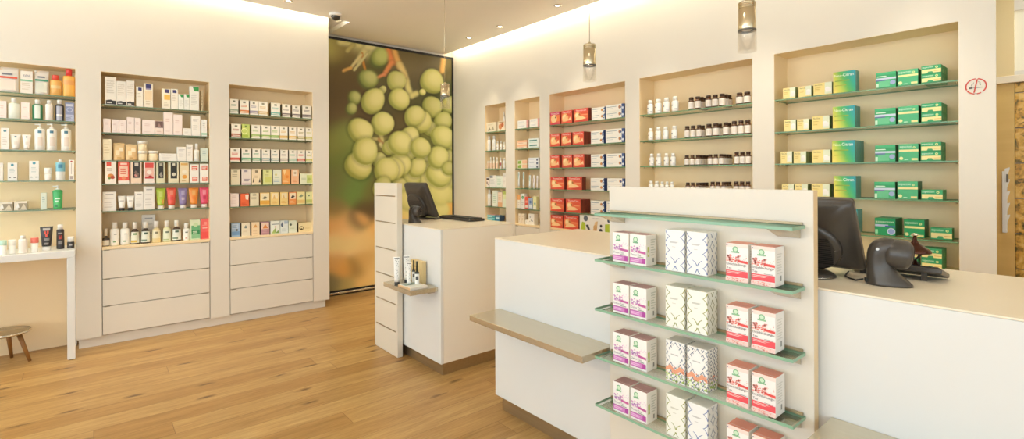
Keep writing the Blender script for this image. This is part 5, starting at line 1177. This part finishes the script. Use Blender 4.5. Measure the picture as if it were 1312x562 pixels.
# ================================================================== monitors, scanners, keyboards
def monitor(cx, cy, w, h, zb, tilt, label, rz=0., foot=(0, 0)):
    """flat point-of-sale monitor seen from behind; local -x is the back, +x the screen"""
    r = empty('checkout_monitor', (cx, cy, ZH), rz, label, 'monitor', 'checkout monitors')
    M = Matrix.Translation((0, 0, zb)) @ Matrix.Rotation(-tilt, 4, 'Y')
    def rr(wd, ht, rad, x, z0, n=5):
        pts = []
        for (sy, sz, a0) in ((1, 1, 0), (-1, 1, 90), (-1, -1, 180), (1, -1, 270)):
            for k in range(n + 1):
                a = R_(a0 + 90 * k / n); pts.append((x, sy * (wd / 2 - rad) + rad * math.cos(a), z0 + ht / 2 + sz * (ht / 2 - rad) + rad * math.sin(a)))
        return pts
    b = MB(); b.rings([rr(w, h, .014, .0, 0), rr(w, h, .014, -.022, 0), rr(w - .02, h - .02, .02, -.036, .01), rr(w - .10, h - .09, .04, -.062, .04), rr(w - .14, h - .13, .04, -.066, .06)]); b.build('housing', BLACKP, r, M=M)
    b = MB(); b.rings([rr(w - .036, h - .036, .004, .0022, .018), rr(w - .036, h - .036, .004, .0003, .018)], sm=False); b.build('screen', mat('dark_screen', '#14171a', .08), r, M=M)
    b = MB(); b.rings([rr(w * .78, h * .7, .1, -.06, h * .06), rr(w * .75, h * .67, .095, -.074, h * .075), rr(w * .68, h * .59, .085, -.081, h * .115)]); hm = b.build('rear_cover', BLACKP, r, M=M)
    b = MB()
    for i in range(13): b.box(-.0822, -.0812, -w * .31, w * .31, h * (.2 + .03 * i), h * (.2 + .03 * i) + .0035)
    b.build('vent_grille', BLACKM, hm)
    st = MB(); st.tube([(foot[0] * .6 - .03, 0, .0275), (foot[0] * .4 - .05, 0, zb * .6 + .035), M @ Vector((-.06, 0, h * .35))], [.028, .024, .022], 12); st.build('stand_column', BLACKP, r)
    f = MB(); f.rings([[(-.01 + foot[0] + .1 * math.cos(2 * math.pi * k / 28), foot[1] + .13 * math.sin(2 * math.pi * k / 28), z) for k in range(28)] if z < .01 else [(-.01 + foot[0] + .088 * math.cos(2 * math.pi * k / 28), foot[1] + .116 * math.sin(2 * math.pi * k / 28), z) for k in range(28)] for z in (.0008, .006, .016)]); f.build('stand_foot', BLACKP, r)
    b = MB(); pts = [(-.01 + foot[0] + .1015 * math.cos(a * math.pi / 14), foot[1] + .1315 * math.sin(a * math.pi / 14), .0045) for a in range(8, 21)]; b.tube(pts, .0016, 6); b.build('silver_trim', CHROME, r)
    return r
# near monitor: lower corner at the photo's (1110,342)
yr = .545; c0 = hit(1111, 342, 1, yr); c1 = hit(1094, 253, 1, yr); tl = math.atan2(c0.x - c1.x, c1.z - c0.z); hh = math.hypot(c0.x - c1.x, c1.z - c0.z)
monitor(c0.x, yr + .19, .38, hh, c0.z - ZH, tl, 'black monitor seen from behind, beside the tea display panel', foot=(-.115, 0))
yr = 3.46; c0 = hit(563, 281, 1, yr); c1 = hit(547, 238, 1, yr); tl = math.atan2(c0.x - c1.x, c1.z - c0.z); hh = math.hypot(c0.x - c1.x, c1.z - c0.z)
monitor(c0.x, yr + .17, .34, hh, max(.03, c0.z - ZH), tl, 'dark grey monitor seen from behind on the far counter')

def scanner(loc, rz, s, label):
    """hands-free presentation scanner: round head on a swept foot; local +x is where the window looks"""
    r = empty('barcode_scanner', loc, rz, label, 'scanner', 'barcode scanners on the counters')
    b = MB(); R2 = []
    # foot rising into a bent back: superellipse sections
    for (z, x0, x1, c_) in ((0, -.056, .068, .046), (.006, -.056, .067, .046), (.018, -.055, .055, .041), (.036, -.055, .036, .035), (.056, -.055, .018, .031), (.076, -.055, .01, .030), (.096, -.054, .012, .032), (.114, -.051, .02, .034), (.130, -.044, .026, .033), (.142, -.033, .026, .027), (.149, -.018, .02, .017), (.152, -.006, .010, .006)):
        cx, a = (x0 + x1) / 2, (x1 - x0) / 2
        R2.append([(s * (cx + a * math.copysign(abs(math.cos(t)) ** .8, math.cos(t))), s * c_ * math.copysign(abs(math.sin(t)) ** .9, math.sin(t)), s * z) for t in [2 * math.pi * k / 24 for k in range(24)]])
    b.rings(R2); b.build('body', BLACKP, r)
    h = MB(); M = Matrix.Translation((s * .03, 0, s * .101)) @ Matrix.Rotation(R_(98), 4, 'Y')
    prof = [(.010, -.046), (.03, -.042), (.043, -.028), (.0475, -.008), (.047, .012), (.043, .026), (.036, .032), (.0, .0335)]
    h.lathe([(max(.0005, s * a), s * z) for a, z in prof], 0, 0, 28); hd = h.build('head', BLACKP, r, M=M)
    w = MB(); w.lathe([(s * .034, s * .0336), (s * .033, s * .0348), (.0005, s * .035)], 0, 0, 28); w.build('scan_window', mat('scan_window', '#2b1f1c', .1), hd)
    l = MB(); l.lathe([(s * .005, 0), (s * .0044, s * .0012)], 0, 0, 12); l.build('status_light', mat('silver_mark', '#c9c6c0', .3, .6), r, M=Matrix.Translation((s * -.03, s * -.033, s * .118)) @ Matrix.Rotation(R_(90), 4, 'X'))
    p = MB(); p.box(s * -.06, s * -.045, s * -.012, s * .012, s * .004, s * .018, ch=.002); p.build('cable_plug', BLACKM, r)
    return r
P0 = hit(1138, 363, 2, ZH)
scanner((1.982, .462, ZH + .0008), R_(-68), 1.0, 'large black barcode scanner beside the keyboard on the near counter')
scanner((1.876, 3.40, ZH + .0008), R_(-68), .86, 'black barcode scanner on the far counter by the slotted panel')
b = MB(); b.tube([(1.962, .523, ZH + .012), (1.968, .545, ZH + .004), (1.99, .57, ZH + .004), (2.02, .592, ZH + .004), (2.07, .602, ZH + .004), (2.12, .61, ZH + .004)], .0026, 8)
tag(b.build('scanner_cable', BLACKM), 'thin black cable running from the large barcode scanner to the monitor', 'cable')

def keyboard(loc, rz, w, d, tilt, label):
    r = empty('keyboard', loc, rz, label, 'keyboard', 'keyboards on the counters'); M = Matrix.Rotation(tilt, 4, 'X')
    b = MB(); b.box(-w / 2, w / 2, 0, d, .0, .018, ch=.004); base = b.build('case', BLACKP, r, M=Matrix.Translation((0, 0, .001)) @ M)
    rows, cols = 5, 15
    for i in range(rows):
        k = MB()
        for j in range(cols):
            x0 = -w / 2 + .012 + (w - .024) * j / cols; y0 = .014 + (d - .028) * i / rows; k.box(x0 + .001, x0 + (w - .024) / cols - .001, y0 + .001, y0 + (d - .028) / rows - .001, .0181, .0235)
        k.build('key_row', BLACKM, base)
    if tilt > .05:
        for sx in (-1, 1): f = MB(); f.box(sx * (w / 2 - .05) - .008, sx * (w / 2 - .05) + .008, d - .03, d - .024, -.0001, d * math.sin(tilt) * .9); f.build('foot', BLACKP, r)
# keyboard local +y = raised rear edge
keyboard((2.245, .485, ZH + .0005), R_(90), .275, .125, R_(14), 'black keyboard tilted on its feet beside the large scanner')
keyboard((2.36, 3.37, ZH + .0005), R_(91), .43, .15, R_(1), 'dark flat keyboard on the far counter')

# brass-like reception bell behind the keyboard
r = empty('reception_bell', (2.415, .475, ZH), 0, 'dark copper ornamental bell on the counter before green boxes', 'bell')
COP = noisy('copper_glaze', '#5a3020', '#3a2016', .16, metal=.6, nscale=9)
bz = .006
b = MB(); b.lathe([(.026, .001), (.027, .006), (.02, .011), (.008, .016), (.006, .03)], 0, 0, 24); b.build('base', COP, r)
b = MB()
for a in (0, 1): s_ = 1 if a else -1; b.tube([(0, s_ * -.016, .012), (0, s_ * .002, .032), (0, s_ * .018, .052), (0, s_ * .022, .066)], [.004, .0035, .0035, .004], 8)
b.build('bracket', BLACKM, r)
b = MB(); b.lathe([(.050, .058), (.052, .062), (.046, .072), (.03, .083), (.016, .092), (.008, .104), (.006, .118)], 0, 0, 28); b.build('dome', COP, r)
b = MB(); b.lathe([(.004, .118), (.009, .123), (.012, .127), (.010, .131), (.003, .133)], 0, 0, 16); b.build('button', CHROME, r)

# ================================================================== display table and stool at the far left
r = empty('display_table', (-.62, 5.09, 0), 0, 'white narrow table with square legs in the leftmost niche', 'table')
tw, y0, y1, zt = .512, -.19, .225, .803
b = MB(); b.box(-tw, tw, y0, y1, zt - .05, zt, ch=.002); b.build('table_top', LAM, r)
for sx in (-1, 1):
    for yy in (y0, y1 - .045):
        b = MB(); b.box(sx * tw - (.045 if sx > 0 else 0), sx * tw + (0 if sx > 0 else .045), yy, yy + .045, .004, zt - .0505, ch=.002); lg = b.build('leg', LAM, r)
        b = MB(); b.box(sx * tw - (.04 if sx > 0 else -.005), sx * tw + (-.005 if sx > 0 else .04), yy + .005, yy + .04, .0005, .0039); b.build('foot_pad', BLACKM, lg)
def on_table(kind, style, px0, px1, pyt, y, label):
    A, B = hit(px0, pyt, 1, y + .015), hit(px1, pyt, 1, y + .015)
    make(kind, style, B.x - A.x, (A.z + B.z) / 2 - zt - .001, .04, ((A.x + B.x) / 2, y, zt + .0008), 0, label, None, 'toiletries on the white display table')
on_table('s', '#f2eee4:#bfe0cc:.34', -2, 9, 307.6, 4.93, 'white stick with mint cap at the left end of the table')
on_table('s', '#f3efe4:#f4f0e6:.4', 10, 21, 306.8, 4.95, 'short all-white stick on the white display table')
on_table('b', 'slim', 23, 35.3, 301.6, 4.95, 'tall white bottle standing on the display table')
on_table('s', '#f3efe4:#ea7a68:.36', 38.8, 49.6, 304.4, 4.97, 'white stick with coral cap on the display table')
on_table('t', 'vic', 50.8, 68, 290, 5.02, 'black tube with red emblem standing on its white cap')
on_table('can', 'can', 72, 82.4, 287.6, 5.06, 'black spray can with white cap on the display table')
BT['roll'] = dict(body='#34302e', cap='#f3f0e8', caph=.44, sh=.54, capr=.9, nk=.8, label='#3a3634', lz=(.04, .5), mark=[(.4, .7, '#b4aea8', 4, 8)])
on_table('b', 'roll', 85.8, 95.4, 302.8, 5.06, 'small black roll-on with white cap at the table end')

r = empty('step_stool', (-.505, 5.11, 0), 0, 'low round three-legged stool with metal rim beneath the white table', 'stool')
b = MB(); b.lathe([(.142, .216), (.150, .22), (.152, .228), (.147, .234)], 0, 0, 40, cap1=False); b.build('rim', CHROME, r)
b = MB(); b.lathe([(.136, .217), (.146, .2185), (.146, .233), (.142, .2345), (.0005, .2348)], 0, 0, 40); b.build('seat', noisy('stool_seat', '#a48d66', '#94805c', .25, nscale=5, metal=.3), r)
OAKL = noisy('stool_oak', '#a8763c', '#8a5c2c', .45, (4, 4, .6), 6)
for a in (-16, 78, 200):
    ca, sa = math.cos(R_(a)), math.sin(R_(a)); b = MB(); b.tube([(.085 * ca, .085 * sa, .215), (.148 * ca, .148 * sa, .001)], [.016, .010], 12); b.build('leg', OAKL, r)

# ================================================================== ceiling fittings
def downlight(px, py, label):
    P = hit(px, py, 2, ZC); r = empty('ceiling_spotlight', (P.x, P.y, ZC), 0, label, 'spotlight', 'recessed ceiling spotlights')
    b = MB(); b.lathe([(.021, -.001), (.023, -.005), (.036, -.005), (.039, -.0005)], 0, 0, 28, cap0=False, cap1=False); b.build('trim_ring', CHROME, r)
    b = MB(); b.lathe([(.0205, -.0012), (.0005, -.0022)], 0, 0, 24); b.build('lens', BULB, r)
    l = bpy.data.lights.new('spot_beam', 'SPOT'); l.energy = 40; l.color = (1., .92, .74); l.spot_size = R_(66); l.spot_blend = .8; l.shadow_soft_size = .04
    o = bpy.data.objects.new('spot_beam', l); COL.objects.link(o); o.location = (P.x, P.y, ZC - .02)
downlight(369.5, 1.2, 'recessed spotlight in the ceiling before the left wall cove')
downlight(714.5, 7, 'recessed spotlight nearest the camera along the right cove')
downlight(640.5, 34, 'middle recessed spotlight along the right cove')
downlight(601, 48.4, 'recessed spotlight nearest the mural corner')
P = hit(430, 17.5, 2, ZC); r = empty('security_camera', (P.x, P.y, ZC), 0, 'white dome security camera on the ceiling beside the cove', 'camera')
b = MB(); b.lathe([(.062, -.0005), (.062, -.018), (.055, -.026), (.045, -.027)], 0, 0, 32); b.build('housing', WHITEP, r)
b = MB(); b.lathe([(.044, -.0275), (.043, -.036), (.036, -.052), (.022, -.063), (.0005, -.067)], 0, 0, 32); b.build('dome', mat('smoked_dome', '#3a332a', .08, spec=.8), r)

def pendant(px, y0, y1, ym, label, grp='glass pendant lamps over the counters'):
    X = 2.1; A, B, Mm = hit(px, y0, 0, X), hit(px, y1, 0, X), hit(px, ym, 0, X); h = A.z - B.z; hm = A.z - Mm.z; R0 = .0365
    r = empty('pendant_lamp', (X, A.y, A.z), 0, label, 'lamp', grp)
    b = MB(); b.tube([(0, 0, .012), (0, 0, ZC - A.z - .012)], .0016, 8); b.build('cable', STEELL, r)
    b = MB(); b.lathe([(.045, ZC - A.z - .014), (.045, ZC - A.z - .001)], 0, 0, 24); b.build('canopy', WHITEP, r)
    b = MB(); pr = [(.006, .014), (.008, 0.002), (R0 - .004, 0), (R0 - .002, -.004)]
    for i in range(3): z = -.008 - i * .007; pr += [(R0 - .002, z), (R0 - .005, z - .002), (R0 - .005, z - .0035), (R0 - .002, z - .0055)]
    pr += [(R0 - .0015, -hm + .002), (R0 - .002, -hm), (R0 - .006, -hm - .001), (R0 - .008, -hm + .004)]
    b.lathe(pr, 0, 0, 32, cap0=False); b.build('metal_cap', SATIN, r)
    b = MB(); b.lathe([(R0, -hm + .002), (R0 + .001, -h), (R0 - .001, -h), (R0 - .0014, -hm + .002)], 0, 0, 32, cap0=False, cap1=False); b.build('glass_shade', TUBEG, r)
    b = MB(); b.lathe([(R0 - .001, -hm - .0005), (R0 - .001, -hm - .005), (R0 - .008, -hm - .005)], 0, 0, 32, cap0=False, cap1=False); b.build('lower_ring', GREYP, r)
    b = MB(); b.lathe([(.022, -hm + .003), (.02, -hm - .0015), (.0005, -hm - .0025)], 0, 0, 20); b.build('lamp_lens', WHITEP, r)
pendant(570, 107.5, 139, 123, 'small far glass pendant lamp hanging before the grape mural')
pendant(755.3, 57, 104, 83.5, 'glass pendant lamp hanging above the niche of red boxes')
pendant(957, 3, 66, 38.5, 'big near glass pendant lamp at the top of the picture')

# no-smoking sign on the wall end
C0 = hit(1250.5, 110.5, 0, XW); r = empty('no_smoking_sign', (XW, C0.y, C0.z), -math.pi / 2, 'round red no smoking sticker on the pier by the passage', 'sign')
RS = (hit(1236.8, 110, 0, XW).y - hit(1265, 110, 0, XW).y) / 2
RED = mat('sign_red', '#c9473a', .5); DK = mat('sign_grey', '#8b9188', .5); SKN = mat('sign_tip', '#4a3c36', .5)
b = MB()
for a0, a1 in ((-50, 80), (92, 205), (212, 262), (275, 300)):
    n = 14; ri, ro = RS * .86, RS
    for i in range(n):
        t0, t1 = R_(a0 + (a1 - a0) * i / n), R_(a0 + (a1 - a0) * (i + 1) / n)
        b.face([(ri * math.cos(t0), -.0012, ri * math.sin(t0)), (ro * math.cos(t0), -.0012, ro * math.sin(t0)), (ro * math.cos(t1), -.0012, ro * math.sin(t1)), (ri * math.cos(t1), -.0012, ri * math.sin(t1))])
t = RS * .07; b.face([(-RS * .18 - t, -.0014, -RS * .78), (-RS * .18 + t, -.0014, -RS * .78), (RS * .12 + t, -.0014, RS * .86), (RS * .12 - t, -.0014, RS * .86)])
b.build('ring', RED, r)
b = MB(); b.box(-RS * .66, -RS * .3, -.001, -.0005, -RS * .26, -RS * .08); b.build('ember', SKN, r)
b = MB(); b.box(-RS * .26, RS * .6, -.001, -.0005, -RS * .22, -RS * .14)
for (pts) in ([(-.45, .05), (-.4, .25), (-.25, .32), (-.2, .5)], [(.3, .3), (.42, .1), (.38, .45), (.2, .55)], [(-.3, -.86), (.1, -.9)]):
    b.tube([(RS * x, -.0006, RS * z) for x, z in pts], .0012, 5)
b.build('smoke_lines', DK, r)

# ================================================================== light
# LED strips in the two coves (behind the ceiling edge, shining on the wall)
area('cove_and_fill_led', ((XL0 + XE) / 2 + .3, YS + .012, ZC + .075), (R_(-62), 0, 0), 4.6, .02, 28, WARM)
area('cove_and_fill_led', (XS + .012, (YM - 3.2) / 2 + .02, ZC + .075), (R_(-62), 0, R_(-90)), 8.6, .02, 60, WARM)
area('cove_and_fill_led', (-3.18, 1.3, 2.80), (0, R_(-152), 0), .03, 7.5, 120, (.98, .93, .80))  # added out of view on the front wall to brighten the ceiling
# daylight through the shop windows behind the camera
for y in (-1.65, 1.26, 4.06):
    area('window_and_fill_light', (-3.45, y, 1.5), (0, R_(-122), 0), 2.5, 2.7, 54, (.80, .965, 1.10))
for x in (-1.6, 1.2):  # added fill at the back wall, lifting the counter side and ceiling
    area('window_and_fill_light', (x, -3.35, 1.5), (R_(122), 0, 0), 2.6, 2.5, 54 if x < 0 else 14, (.84, .96, 1.04))
# added ceiling spots without fittings: the wall rows continued, others filling the room
for (x, y) in ((1.2, 1.2), (1.2, 3.2), (-.6, 3.4), (-.8, .6), (.3, -1.2), (2.3, -1.0), (2.6, 4.6), (4.3, .2), (3.31, 2.4), (3.31, 1.55), (3.31, .7), (.5, 4.747), (-.4, 4.747), (-1.3, 4.747)):
    wash = x == 3.31 or y == 4.747; l = bpy.data.lights.new('spot_beam', 'SPOT'); l.energy = (80 if y < 2 else 54) if x == 3.31 else 38 if wash else 40 if (x, y) == (2.6, 4.6) else 27; l.color = (1., .92, .74) if wash else (.95, .98, .96); l.spot_size = R_(66 if wash else 120); l.spot_blend = .9; l.shadow_soft_size = .12
    o = bpy.data.objects.new('spot_beam', l); COL.objects.link(o); o.location = (x, y, ZC - .02)
w = bpy.data.worlds.new('daylight'); S.world = w; w.use_nodes = True
w.node_tree.nodes['Background'].inputs[0].default_value = (.85, .97, 1.05, 1); w.node_tree.nodes['Background'].inputs[1].default_value = 1.0

# ================================================================== camera
cd = bpy.data.cameras.new('camera'); co = bpy.data.objects.new('camera', cd); COL.objects.link(co)
cd.sensor_fit = 'HORIZONTAL'; cd.sensor_width = 36; cd.lens = FPX * 36 / 1312; cd.shift_x = 0.; cd.shift_y = (CYP - 281) / 1312
M = Matrix((CR, CU, -_fw)).transposed().to_4x4(); M.translation = (0, 0, EYE); co.matrix_world = M
cd.clip_start = .02
S.camera = co
S.view_settings.view_transform = 'Standard'; S.view_settings.look = 'None'; S.view_settings.gamma = 1; S.view_settings.use_curve_mapping = False
S.view_settings.exposure = -0.1
try:
    S.cycles.use_denoising = True; S.cycles.max_bounces = 10; S.cycles.diffuse_bounces = 6; S.cycles.transparent_max_bounces = 24; S.cycles.caustics_reflective = False; S.cycles.caustics_refractive = False
except Exception: pass
